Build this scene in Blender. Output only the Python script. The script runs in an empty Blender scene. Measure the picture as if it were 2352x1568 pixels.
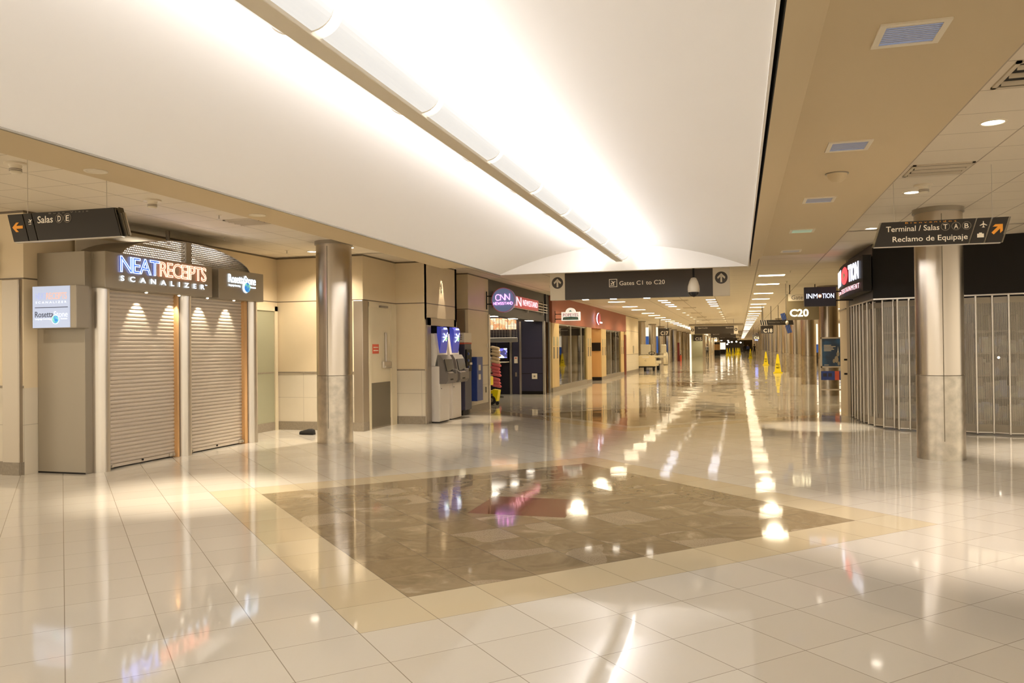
import bpy, bmesh, math, random
from mathutils import Vector, Matrix
random.seed(7)
SC = bpy.context.scene
COL = SC.collection
PI = math.pi
# ------------------------------------------------------------------ camera, world, exposure
cam_d = bpy.data.cameras.new('camera'); CAM = bpy.data.objects.new('camera', cam_d); COL.objects.link(CAM)
cam_d.sensor_width = 36.0; cam_d.lens = 36.0 * 1848.0 / 2352.0; cam_d.clip_end = 600; cam_d.clip_start = 0.05
yaw, pitch, roll = math.radians(-15.75), math.radians(.5), math.radians(-.6)
_f = Vector((math.sin(yaw) * math.cos(pitch), math.cos(yaw) * math.cos(pitch), math.sin(pitch)))
_r = Vector((math.cos(yaw), -math.sin(yaw), 0)); _u = _r.cross(_f)
_rr = math.cos(roll) * _r + math.sin(roll) * _u; _uu = -math.sin(roll) * _r + math.cos(roll) * _u
m = Matrix.Identity(4)
for i in range(3):
    m[i][0] = _rr[i]; m[i][1] = _uu[i]; m[i][2] = -_f[i]
m[0][3], m[1][3], m[2][3] = 0, 0, 1.51
CAM.matrix_world = m
SC.camera = CAM
W = bpy.data.worlds.new('world'); SC.world = W; W.use_nodes = True
W.node_tree.nodes['Background'].inputs[0].default_value = (1.0, .87, .69, 1)
W.node_tree.nodes['Background'].inputs[1].default_value = 1.45
SC.view_settings.view_transform = 'Standard'; SC.view_settings.look = 'None'
SC.view_settings.exposure = 0.48; SC.view_settings.gamma = 1.0; SC.view_settings.use_curve_mapping = False
SC.cycles.max_bounces = 8; SC.cycles.diffuse_bounces = 4; SC.cycles.glossy_bounces = 4
SC.cycles.transparent_max_bounces = 12; SC.cycles.sample_clamp_indirect = 6
SC.cycles.caustics_reflective = False; SC.cycles.caustics_refractive = False

def lamp(name, kind, loc, energy, color, direction=(0, 0, -1), label=None, cat=None, **kw):
    d = bpy.data.lights.new(name, kind); d.energy = energy; d.color = color
    for k, v in kw.items(): setattr(d, k, v)
    o = bpy.data.objects.new(name, d); COL.objects.link(o)
    o.location = loc
    o.rotation_euler = Vector(direction).to_track_quat('-Z', 'Y').to_euler()
    return o
WARM = (1.0, .78, .50); WARM2 = (1.0, .87, .70); COOL = (.98, .965, 1.0)
# the long cove lamp of the vault
CX = -1.92
lamp('cove_light_up', 'AREA', (CX, 3.1, 3.06), 170, COOL, (0, 0, 1), shape='RECTANGLE', size=.26, size_y=20.6)
lamp('cove_light_side', 'AREA', (CX + .2, 3.1, 2.99), 95, COOL, (1, 0, .25), shape='RECTANGLE', size=20.6, size_y=.1)
lamp('cove_light_side', 'AREA', (CX - .2, 3.1, 2.99), 95, COOL, (-1, 0, .25), shape='RECTANGLE', size=20.6, size_y=.1)

# ------------------------------------------------------------------ materials
MATS = {}
def nodes(name):
    m = bpy.data.materials.new(name); m.use_nodes = True
    nt = m.node_tree; b = nt.nodes['Principled BSDF']; MATS[name] = m
    return m, nt, b
def mat(name, c, rough=.6, metal=0, spec=.5, noise=0, nscale=20, emit=None, es=0, coat=0, bump=0, trans=0, alpha=1, stretch=None):
    m, nt, b = nodes(name)
    b.inputs['Base Color'].default_value = (*c, 1); b.inputs['Roughness'].default_value = rough
    b.inputs['Metallic'].default_value = metal; b.inputs['Specular IOR Level'].default_value = spec
    b.inputs['Coat Weight'].default_value = coat; b.inputs['Coat Roughness'].default_value = .05
    b.inputs['Transmission Weight'].default_value = trans; b.inputs['Alpha'].default_value = alpha
    if emit:
        b.inputs['Emission Color'].default_value = (*emit, 1); b.inputs['Emission Strength'].default_value = es
    if noise or bump:
        g = nt.nodes.new('ShaderNodeNewGeometry'); mp = nt.nodes.new('ShaderNodeMapping')
        if stretch: mp.inputs['Scale'].default_value = stretch
        n = nt.nodes.new('ShaderNodeTexNoise'); n.inputs['Scale'].default_value = nscale; n.inputs['Detail'].default_value = 4
        nt.links.new(g.outputs['Position'], mp.inputs[0]); nt.links.new(mp.outputs[0], n.inputs['Vector'])
        if noise:
            r = nt.nodes.new('ShaderNodeValToRGB')
            r.color_ramp.elements[0].color = (*[v * (1 - noise) for v in c], 1); r.color_ramp.elements[1].color = (*[min(1, v * (1 + noise)) for v in c], 1)
            r.color_ramp.elements[0].position = .3; r.color_ramp.elements[1].position = .7
            nt.links.new(n.outputs['Fac'], r.inputs[0]); nt.links.new(r.outputs[0], b.inputs['Base Color'])
        if bump:
            bp = nt.nodes.new('ShaderNodeBump'); bp.inputs['Strength'].default_value = bump; bp.inputs['Distance'].default_value = .01
            nt.links.new(n.outputs['Fac'], bp.inputs['Height']); nt.links.new(bp.outputs[0], b.inputs['Normal'])
    return m
def emis(name, c, s):
    m, nt, b = nodes(name)
    b.inputs['Base Color'].default_value = (*[v * .5 for v in c], 1)
    b.inputs['Emission Color'].default_value = (*c, 1); b.inputs['Emission Strength'].default_value = s
    return m
def M(nt, op, a, b=None, c=None, clamp=False):
    n = nt.nodes.new('ShaderNodeMath'); n.operation = op; n.use_clamp = clamp
    for i, v in enumerate((a, b, c)):
        if v is None: continue
        if isinstance(v, (int, float)): n.inputs[i].default_value = v
        else: nt.links.new(v, n.inputs[i])
    return n.outputs[0]
def mixc(nt, f, a, b):
    n = nt.nodes.new('ShaderNodeMix'); n.data_type = 'RGBA'
    if isinstance(f, (int, float)): n.inputs[0].default_value = f
    else: nt.links.new(f, n.inputs[0])
    for i, v in ((6, a), (7, b)):
        if isinstance(v, tuple): n.inputs[i].default_value = (*v, 1)
        else: nt.links.new(v, n.inputs[i])
    return n.outputs[2]

def floor_material():
    m, nt, b = nodes('polished_floor')
    g = nt.nodes.new('ShaderNodeNewGeometry'); s = nt.nodes.new('ShaderNodeSeparateXYZ'); nt.links.new(g.outputs['Position'], s.inputs[0])
    X, Y = s.outputs[0], s.outputs[1]
    t = .4572 * math.sqrt(2)
    A = M(nt, 'SUBTRACT', M(nt, 'DIVIDE', M(nt, 'ADD', X, Y), t), 3.017)
    B = M(nt, 'SUBTRACT', M(nt, 'DIVIDE', M(nt, 'SUBTRACT', Y, X), t), 9.094)
    fa, fb = M(nt, 'FLOOR', A), M(nt, 'FLOOR', B)
    def line(v, w):
        fr = M(nt, 'FRACT', v); d = M(nt, 'MINIMUM', fr, M(nt, 'SUBTRACT', 1, fr))
        return M(nt, 'LESS_THAN', d, w)
    grout = M(nt, 'MAXIMUM', line(A, .0055), line(B, .0045))
    wn = nt.nodes.new('ShaderNodeTexWhiteNoise'); wn.noise_dimensions = '2D'
    cb = nt.nodes.new('ShaderNodeCombineXYZ'); nt.links.new(fa, cb.inputs[0]); nt.links.new(fb, cb.inputs[1]); nt.links.new(cb.outputs[0], wn.inputs['Vector'])
    def inside(a0, b0, n):
        r = None
        for v, v0 in ((A, a0), (B, b0)):
            q = M(nt, 'MULTIPLY', M(nt, 'GREATER_THAN', v, v0), M(nt, 'LESS_THAN', v, v0 + n))
            r = q if r is None else M(nt, 'MULTIPLY', r, q)
        return r
    # diamonds: (a0, b0, tiles)
    dia = [(1, 1, 9), (17.8, 17.8, 8), (41.6, 41.6, 8), (66, 66, 8)]
    mar = border = mar2 = None
    for a0, b0, n in dia:
        i = inside(a0, b0, n); o = inside(a0 - 1, b0 - 1, n + 2); c = inside(a0 + n / 2 - 1, b0 + n / 2 - 1, 2)
        y_c = 7.46 if n == 9 else (18.0 if a0 < 20 else 33.6 if a0 < 50 else 49.4); c = M(nt, 'MULTIPLY', M(nt, 'LESS_THAN', M(nt, 'ABSOLUTE', M(nt, 'SUBTRACT', X, -1.97)), .46), M(nt, 'LESS_THAN', M(nt, 'ABSOLUTE', M(nt, 'SUBTRACT', Y, y_c)), .43))
        mar = i if mar is None else M(nt, 'MAXIMUM', mar, i)
        border = o if border is None else border
        mar2 = c if mar2 is None else M(nt, 'MAXIMUM', mar2, c)
    V = M(nt, 'MINIMUM', A, B)
    border = M(nt, 'MAXIMUM', border, M(nt, 'MULTIPLY', M(nt, 'GREATER_THAN', V, 16.3), M(nt, 'LESS_THAN', V, 17.3)))
    # base tile
    n1 = nt.nodes.new('ShaderNodeTexNoise'); n1.inputs['Scale'].default_value = 60; n1.inputs['Detail'].default_value = 5
    nt.links.new(g.outputs['Position'], n1.inputs['Vector'])
    tile = mixc(nt, wn.outputs[0], (.70, .645, .54), (.745, .695, .59))
    tile = mixc(nt, M(nt, 'MULTIPLY', n1.outputs[0], .12), tile, (.58, .52, .42))
    cream = mixc(nt, wn.outputs[0], (.66, .55, .36), (.70, .60, .41))
    base = mixc(nt, border, tile, cream)
    # marble: per-tile offset veins
    mv = nt.nodes.new('ShaderNodeVectorMath'); mv.operation = 'MULTIPLY_ADD'
    nt.links.new(wn.outputs[1], mv.inputs[0]); mv.inputs[1].default_value = (9, 9, 9); nt.links.new(g.outputs['Position'], mv.inputs[2])
    n2 = nt.nodes.new('ShaderNodeTexNoise'); n2.inputs['Scale'].default_value = 1.3; n2.inputs['Detail'].default_value = 8; n2.inputs['Roughness'].default_value = .62; n2.inputs['Distortion'].default_value = 1.6
    nt.links.new(mv.outputs[0], n2.inputs['Vector'])
    cr = nt.nodes.new('ShaderNodeValToRGB'); nt.links.new(n2.outputs[0], cr.inputs[0])
    el = cr.color_ramp.elements
    el[0].position = .30; el[0].color = (.20, .15, .085, 1); el[1].position = .66; el[1].color = (.56, .46, .31, 1)
    for p, c in ((.42, (.34, .26, .15, 1)), (.5, (.29, .22, .125, 1)), (.58, (.38, .295, .175, 1)), (.62, (.42, .33, .20, 1))):
        e = el.new(p); e.color = c
    n3 = nt.nodes.new('ShaderNodeTexNoise'); n3.inputs['Scale'].default_value = 90; n3.inputs['Detail'].default_value = 3
    nt.links.new(g.outputs['Position'], n3.inputs['Vector'])
    marble = mixc(nt, M(nt, 'MULTIPLY', n3.outputs[0], .3), cr.outputs[0], (.30, .23, .14))
    big = nt.nodes.new('ShaderNodeTexNoise'); big.inputs['Scale'].default_value = .8; big.inputs['Detail'].default_value = 2; nt.links.new(mv.outputs[0], big.inputs['Vector'])
    pale = M(nt, 'MULTIPLY', M(nt, 'GREATER_THAN', big.outputs[0], .60), M(nt, 'GREATER_THAN', n3.outputs[0], .42))
    marble = mixc(nt, M(nt, 'MULTIPLY', pale, .55), marble, (.56, .47, .34))
    wn2 = M(nt, 'MULTIPLY', wn.outputs[0], .25)
    marble = mixc(nt, wn2, marble, (.24, .18, .11))
    red = mixc(nt, n2.outputs[0], (.16, .06, .035), (.30, .13, .08))
    marble = mixc(nt, mar2, marble, red)
    base = mixc(nt, mar, base, marble)
    gc = mixc(nt, mar, (.30, .25, .18), (.13, .10, .07))
    col = mixc(nt, M(nt, 'MULTIPLY', grout, .85), base, gc)
    # dark expansion strips across the concourse
    st = None
    for y0, w in ((25.6, .16), (40.6, .2), (60, .3), (84, .3), (120, .5)):
        q = M(nt, 'MULTIPLY', M(nt, 'GREATER_THAN', Y, y0), M(nt, 'LESS_THAN', Y, y0 + w))
        st = q if st is None else M(nt, 'MAXIMUM', st, q)
    st = M(nt, 'MULTIPLY', st, M(nt, 'LESS_THAN', X, 1.9))
    col = mixc(nt, M(nt, 'MULTIPLY', st, .85), col, (.10, .075, .045))
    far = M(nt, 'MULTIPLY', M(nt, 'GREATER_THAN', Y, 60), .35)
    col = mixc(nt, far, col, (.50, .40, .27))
    nt.links.new(col, b.inputs['Base Color'])
    b.inputs['Roughness'].default_value = .055; b.inputs['Specular IOR Level'].default_value = .62
    # tiny tilt of each slab plus a slow wave
    wv = nt.nodes.new('ShaderNodeTexNoise'); wv.inputs['Scale'].default_value = 1.1; wv.inputs['Detail'].default_value = 1.5
    nt.links.new(g.outputs['Position'], wv.inputs['Vector'])
    def centred(o, k):
        a = nt.nodes.new('ShaderNodeVectorMath'); a.operation = 'SUBTRACT'; nt.links.new(o, a.inputs[0]); a.inputs[1].default_value = (.5, .5, .5)
        c = nt.nodes.new('ShaderNodeVectorMath'); c.operation = 'MULTIPLY'; nt.links.new(a.outputs[0], c.inputs[0]); c.inputs[1].default_value = (k, k, 0)
        return c.outputs[0]
    ad = nt.nodes.new('ShaderNodeVectorMath'); ad.operation = 'ADD'; nt.links.new(centred(wn.outputs[1], .004), ad.inputs[0]); nt.links.new(centred(wv.outputs[1], .010), ad.inputs[1])
    # slabs farther down the hall lie less even, to break up reflections
    far_k = M(nt, 'MULTIPLY', M(nt, 'DIVIDE', M(nt, 'SUBTRACT', Y, 12), 25, clamp=True), 1.6)
    w2 = nt.nodes.new('ShaderNodeTexNoise'); w2.inputs['Scale'].default_value = 2.3; w2.inputs['Detail'].default_value = 2; nt.links.new(g.outputs['Position'], w2.inputs['Vector'])
    sc = nt.nodes.new('ShaderNodeVectorMath'); sc.operation = 'SCALE'; nt.links.new(centred(w2.outputs[1], .034), sc.inputs[0]); nt.links.new(far_k, sc.inputs['Scale'])
    ad0 = ad; ad = nt.nodes.new('ShaderNodeVectorMath'); ad.operation = 'ADD'; nt.links.new(ad0.outputs[0], ad.inputs[0]); nt.links.new(sc.outputs[0], ad.inputs[1])
    ad2 = nt.nodes.new('ShaderNodeVectorMath'); ad2.operation = 'ADD'; nt.links.new(ad.outputs[0], ad2.inputs[0]); ad2.inputs[1].default_value = (0, 0, 1)
    nm = nt.nodes.new('ShaderNodeVectorMath'); nm.operation = 'NORMALIZE'; nt.links.new(ad2.outputs[0], nm.inputs[0]); nt.links.new(nm.outputs[0], b.inputs['Normal'])
    return m

def ceiling_material(name, ox, oy, sp=.62):
    m, nt, b = nodes(name)
    g = nt.nodes.new('ShaderNodeNewGeometry'); s = nt.nodes.new('ShaderNodeSeparateXYZ'); nt.links.new(g.outputs['Position'], s.inputs[0])
    def line(v, o, w):
        fr = M(nt, 'FRACT', M(nt, 'DIVIDE', M(nt, 'SUBTRACT', v, o), sp)); d = M(nt, 'MINIMUM', fr, M(nt, 'SUBTRACT', 1, fr))
        return M(nt, 'LESS_THAN', d, w)
    ln = M(nt, 'MAXIMUM', line(s.outputs[0], ox, .011), line(s.outputs[1], oy, .008))
    n = nt.nodes.new('ShaderNodeTexNoise'); n.inputs['Scale'].default_value = 180; nt.links.new(g.outputs['Position'], n.inputs['Vector'])
    c = mixc(nt, n.outputs[0], (.74, .66, .53), (.80, .72, .59))
    nt.links.new(mixc(nt, ln, c, (.44, .37, .28)), b.inputs['Base Color']); b.inputs['Roughness'].default_value = .9
    bp = nt.nodes.new('ShaderNodeBump'); bp.inputs['Strength'].default_value = .6; bp.inputs['Distance'].default_value = .01; bp.invert = True
    nt.links.new(ln, bp.inputs['Height']); nt.links.new(bp.outputs[0], b.inputs['Normal'])
    return m

def wall_material():
    # bands by height; the wainscot carries the square tile joints (uv = metres along the wall, height)
    m, nt, b = nodes('wall_panels')
    uv = nt.nodes.new('ShaderNodeUVMap'); s = nt.nodes.new('ShaderNodeSeparateXYZ'); nt.links.new(uv.outputs[0], s.inputs[0])
    U, V = s.outputs[0], s.outputs[1]
    n = nt.nodes.new('ShaderNodeTexNoise'); n.inputs['Scale'].default_value = 3; nt.links.new(uv.outputs[0], n.inputs['Vector'])
    cream = mixc(nt, n.outputs[0], (.71, .585, .385), (.75, .625, .425))
    tile = mixc(nt, n.outputs[0], (.66, .585, .45), (.70, .625, .49))
    def near(v, c, w): return M(nt, 'LESS_THAN', M(nt, 'ABSOLUTE', M(nt, 'SUBTRACT', v, c)), w)
    fr = M(nt, 'FRACT', M(nt, 'DIVIDE', U, .56)); d = M(nt, 'MINIMUM', fr, M(nt, 'SUBTRACT', 1, fr))
    j = M(nt, 'MULTIPLY', M(nt, 'MAXIMUM', M(nt, 'LESS_THAN', d, .009), near(V, .62, .005)), .45)
    tile = mixc(nt, j, tile, (.30, .24, .17))
    c = mixc(nt, M(nt, 'GREATER_THAN', V, 1.08), tile, cream)
    nt.links.new(mixc(nt, M(nt, 'MAXIMUM', near(V, 2.45, .009), near(V, 3.285, .015)), c, (.16, .12, .08)), b.inputs['Base Color'])  # panel joint, plus the shadow line under the ceiling painted dark
    b.inputs['Roughness'].default_value = .45
    return m

mFLOOR = floor_material()
mCEL = ceiling_material('ceiling_tiles_left', -6.17, 5.72); mCER = ceiling_material('ceiling_tiles_right', 1.66, 5.76)
mCEF = ceiling_material('ceiling_tiles_hall', 1.66, 13.7, 1.24)
mWALL = wall_material()
mCREAM = mat('cream_paint', (.73, .605, .405), .5)
mBASE = mat('grey_base', (.27, .225, .165), .45, noise=.12, nscale=30)
mSTEELP = mat('brushed_pilaster', (.42, .36, .28), .35, .8)
mVAULT = mat('white_plaster', (.86, .83, .78), .75)
mSOFF = mat('beige_plaster', (.62, .50, .315), .75)
mDARK = mat('dark_gap', (.012, .01, .007), .8)
mBLACK = mat('black_paint', (.010, .0075, .005), .55, spec=.25)
mCHAR = mat('charcoal_panel', (.055, .048, .040), .5)
mSIGN = mat('sign_charcoal', (.065, .052, .042), .35)
mSIGNB = mat('sign_black', (.022, .016, .010), .35)
mWHITE = mat('sign_white', (.78, .70, .56), .4)
mLETTER = mat('letter_cream', (.85, .76, .60), .5, emit=(1, .85, .62), es=.12)
mORANGE = mat('arrow_orange', (.85, .33, .03), .5, emit=(1, .4, .04), es=.12)
mSTEEL = mat('stainless_column', (.52, .46, .38), .27, 1, noise=.05, nscale=3, stretch=(1, 1, .05))
mSTEELD = mat('swirled_steel', (.50, .45, .37), .33, 1, noise=.17, nscale=9)
mALU = mat('aluminium', (.62, .57, .49), .33, .9)
mTAUPE = mat('taupe_metal', (.33, .285, .215), .42, .35)
mSHUT = mat('shutter_slats', (.60, .52, .42), .42, .2)
mWOOD = mat('raw_wood_jamb', (.72, .42, .18), .55, noise=.15, nscale=8, stretch=(1, 1, .1))
mBEAM = mat('lamp_spine', (.78, .70, .56), .5)
mDIFF = mat('opal_diffuser', (.35, .35, .34), .4, emit=(1.0, .985, .955), es=.50)
mTUBE = emis('fluorescent_panel', (1.0, .84, .58), 9)
mTUBEC = emis('cool_panel', (.86, .88, 1.0), 4.0)
mDOWN = emis('downlight_lens', (1.0, .90, .74), 7.0)
mLOUV = mat('louver_blue', (.10, .12, .17), .4, emit=(.22, .27, .42), es=.38)
mLOUVG = emis('louver_green', (.30, .62, .48), .7)
mWTRIM = mat('white_trim', (.78, .70, .55), .5)
mVENT = mat('vent_slat', (.60, .52, .39), .5)
mNAVY = mat('navy_panel', (.035, .032, .060), .4)
mNAVYD = mat('navy_panel_dark', (.018, .016, .028), .4)
mREDW = mat('terracotta_header', (.36, .115, .065), .6)
mPANELW = mat('light_wood_panel', (.62, .45, .20), .45, noise=.08, nscale=4, stretch=(1, 1, .08))
mPANELO = mat('orange_wood_panel', (.56, .33, .12), .45, noise=.08, nscale=4, stretch=(1, 1, .08))
mGREEN = mat('green_grey_door', (.33, .32, .21), .5)
mDOOR = mat('door_cream', (.66, .57, .39), .45)
mKICK = mat('kick_plate', (.20, .17, .12), .4, .5)
mREDS = mat('red_sign', (.62, .10, .05), .5)
mATM = mat('atm_white', (.74, .68, .60), .4)
mATMG = mat('atm_grey', (.16, .14, .125), .4)
mATMD = mat('atm_screen', (.02, .02, .02), .15)
mATMB = mat('atm_blue', (.03, .035, .22), .35, emit=(.04, .06, .5), es=.3)
mGLOW = emis('white_glow', (.85, .92, 1.0), 3.0)
mGLOWG = emis('green_glow', (.25, .80, .22), .8)
mBLUE = mat('machine_blue', (.03, .06, .26), .4)
mYEL = mat('safety_yellow', (.85, .66, .0), .45, emit=(1, .75, 0), es=.05)
mRUB = mat('rubber', (.015, .014, .012), .7)
mPINK = mat('pink_pillow', (.72, .16, .17), .8)
mTAN = mat('tan_pillow', (.76, .58, .36), .8)
mNBLUE = emis('neon_blue', (.30, .42, 1.0), 3.0); mNBLUEF = emis('letter_blue_face', (.05, .13, .75), .7)
mNRED = emis('neon_red', (1.0, .42, .28), 2.4); mNREDF = emis('letter_red_face', (.75, .33, .20), .55)
mNWH = emis('letter_white_blue', (.66, .80, 1.0), 2.2)
mNPINK = emis('neon_pink', (1.0, .32, .80), 2.2); mNPINKW = emis('neon_pink_white', (1.0, .50, .55), 1.8)
mDISC = mat('disc_slate_blue', (.12, .16, .27), .35, emit=(.25, .33, .55), es=.22)
mNEONRED = mat('sign_dark_red', (.30, .03, .035), .4, emit=(.8, .08, .10), es=.18)
mLBOX = emis('lightbox_face', (.40, .45, .58), .72)
mINK = mat('dark_ink', (.04, .045, .09), .5)
mINKB = emis('soft_blue_print', (.34, .38, .62), .8); mINKR = emis('soft_red_print', (.80, .42, .32), .75); mINKW = emis('soft_white_print', (.85, .88, .95), .9)
def globe():
    m, nt, b = nodes('globe_blue_green')
    g = nt.nodes.new('ShaderNodeNewGeometry'); n = nt.nodes.new('ShaderNodeTexNoise'); n.inputs['Scale'].default_value = 11
    nt.links.new(g.outputs['Position'], n.inputs['Vector'])
    r = nt.nodes.new('ShaderNodeValToRGB'); nt.links.new(n.outputs[0], r.inputs[0])
    r.color_ramp.elements[0].position = .45; r.color_ramp.elements[0].color = (.02, .16, .48, 1); r.color_ramp.elements[1].position = .6; r.color_ramp.elements[1].color = (.16, .48, .36, 1)
    nt.links.new(r.outputs[0], b.inputs['Base Color']); nt.links.new(r.outputs[0], b.inputs['Emission Color']); b.inputs['Emission Strength'].default_value = .8
    return m
mGLOBE = globe()
def glass(name, tint, refl=.06, opacity=.15):
    m = bpy.data.materials.new(name); m.use_nodes = True; nt = m.node_tree; nt.nodes.clear(); MATS[name] = m
    o = nt.nodes.new('ShaderNodeOutputMaterial'); t = nt.nodes.new('ShaderNodeBsdfTransparent'); t.inputs[0].default_value = (*tint, 1)
    gl = nt.nodes.new('ShaderNodeBsdfGlossy'); gl.inputs['Roughness'].default_value = .02
    f = nt.nodes.new('ShaderNodeFresnel'); f.inputs[0].default_value = 1.5
    mx = nt.nodes.new('ShaderNodeMixShader'); nt.links.new(M(nt, 'ADD', f.outputs[0], refl, clamp=True), mx.inputs[0]); nt.links.new(t.outputs[0], mx.inputs[1]); nt.links.new(gl.outputs[0], mx.inputs[2])
    nt.links.new(mx.outputs[0], o.inputs[0]); return m
mGLASS = glass('clear_glass', (.72, .74, .62)); mGLASSG = glass('green_glass', (.40, .50, .36)); mACR = glass('acrylic_edge', (.8, .8, .78), .1)
def perforated():
    m, nt, b = nodes('perforated_steel')
    uv = nt.nodes.new('ShaderNodeUVMap'); s = nt.nodes.new('ShaderNodeSeparateXYZ'); nt.links.new(uv.outputs[0], s.inputs[0])
    p = .033
    v = M(nt, 'DIVIDE', s.outputs[1], p * .87); row = M(nt, 'FLOOR', v)
    u = M(nt, 'ADD', M(nt, 'DIVIDE', s.outputs[0], p), M(nt, 'MULTIPLY', M(nt, 'MODULO', M(nt, 'ADD', row, 100), 2), .5))
    du = M(nt, 'SUBTRACT', M(nt, 'FRACT', u), .5); dv = M(nt, 'SUBTRACT', M(nt, 'FRACT', v), .5)
    r = M(nt, 'ADD', M(nt, 'MULTIPLY', du, du), M(nt, 'MULTIPLY', dv, dv))
    hole = M(nt, 'LESS_THAN', r, .10)
    nt.links.new(M(nt, 'SUBTRACT', 1, hole), b.inputs['Alpha'])
    b.inputs['Base Color'].default_value = (.30, .26, .19, 1); b.inputs['Metallic'].default_value = .6; b.inputs['Roughness'].default_value = .4
    return m
mPERF = perforated()
def gate_mesh():
    # clear panel with closely spaced vertical ribs
    m, nt, b = nodes('ribbed_clear_panel')
    uv = nt.nodes.new('ShaderNodeUVMap'); s = nt.nodes.new('ShaderNodeSeparateXYZ'); nt.links.new(uv.outputs[0], s.inputs[0])
    fr = M(nt, 'FRACT', M(nt, 'DIVIDE', s.outputs[0], .018)); rib = M(nt, 'LESS_THAN', fr, .38)
    nt.links.new(M(nt, 'ADD', .22, M(nt, 'MULTIPLY', rib, .42)), b.inputs['Alpha'])
    b.inputs['Base Color'].default_value = (.74, .66, .52, 1); b.inputs['Roughness'].default_value = .3; b.inputs['Metallic'].default_value = .3
    return m
mRIB = gate_mesh()
def poster():
    m, nt, b = nodes('blue_poster')
    g = nt.nodes.new('ShaderNodeNewGeometry'); n = nt.nodes.new('ShaderNodeTexNoise'); n.inputs['Scale'].default_value = 3.2; n.inputs['Detail'].default_value = 3
    nt.links.new(g.outputs['Position'], n.inputs['Vector'])
    r = nt.nodes.new('ShaderNodeValToRGB'); nt.links.new(n.outputs[0], r.inputs[0])
    r.color_ramp.elements[0].position = .4; r.color_ramp.elements[0].color = (.025, .045, .085, 1); r.color_ramp.elements[1].position = .65; r.color_ramp.elements[1].color = (.03, .10, .22, 1)
    nt.links.new(r.outputs[0], b.inputs['Base Color']); b.inputs['Roughness'].default_value = .35
    return m
mPOST = poster()
def menu(name, cols, sc=6, es=1.0):
    m, nt, b = nodes(name)
    g = nt.nodes.new('ShaderNodeNewGeometry'); n = nt.nodes.new('ShaderNodeTexVoronoi'); n.inputs['Scale'].default_value = sc
    nt.links.new(g.outputs['Position'], n.inputs['Vector'])
    s = nt.nodes.new('ShaderNodeSeparateColor'); nt.links.new(n.outputs['Color'], s.inputs[0])
    r = nt.nodes.new('ShaderNodeValToRGB'); r.color_ramp.interpolation = 'CONSTANT'; nt.links.new(s.outputs[0], r.inputs[0])
    el = r.color_ramp.elements
    while len(el) < len(cols): el.new(.5)
    for i, c in enumerate(cols): el[i].position = i / len(cols); el[i].color = (*c, 1)
    nt.links.new(r.outputs[0], b.inputs['Emission Color']); b.inputs['Emission Strength'].default_value = es; b.inputs['Base Color'].default_value = (.1, .1, .1, 1)
    return m
mMENU = menu('orange_menu_panel', [(1, .42, .16), (1, .62, .34), (.8, .28, .1), (1, .7, .45)], 9, 1.1)
mMENU2 = menu('menu_screen', [(1, .9, .6), (1, .75, .25), (.15, .25, .9), (.9, .9, 1)], 3, 1.4)
mTV = menu('tv_picture', [(.1, .1, .5), (.8, .85, 1), (.2, .2, .5), (.02, .02, .1)], 8, 1.3)
mGOODS = menu('shelf_goods', [(.5, .35, .2), (.12, .1, .1), (.4, .4, .45), (.6, .5, .3), (.2, .08, .05)], 7, .10)
mFARL = menu('far_shop_glow', [(1, .7, .4), (.25, .16, .1), (1, .95, .85), (.12, .09, .07), (.7, .35, .12)], 1.2, .8)
mSKIN = mat('skin', (.45, .27, .17), .6); mSHIRT = mat('grey_shirt', (.13, .12, .11), .8); mTROU = mat('dark_trousers', (.02, .018, .018), .8); mHAIR = mat('dark_hair', (.02, .014, .01), .7)
mCART = mat('cart_cream', (.74, .62, .38), .4); mSEAT = mat('cart_seat', (.72, .66, .52), .6)
mBIN = mat('bin_ivory', (.80, .72, .52), .5)
mSKYB = emis('blue_wall_panel', (.03, .10, .33), .55); mPALE = emis('pale_glow', (1, .86, .62), 1.0)  # glowing colour puts light into far walls and a pier that are no lamps

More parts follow.
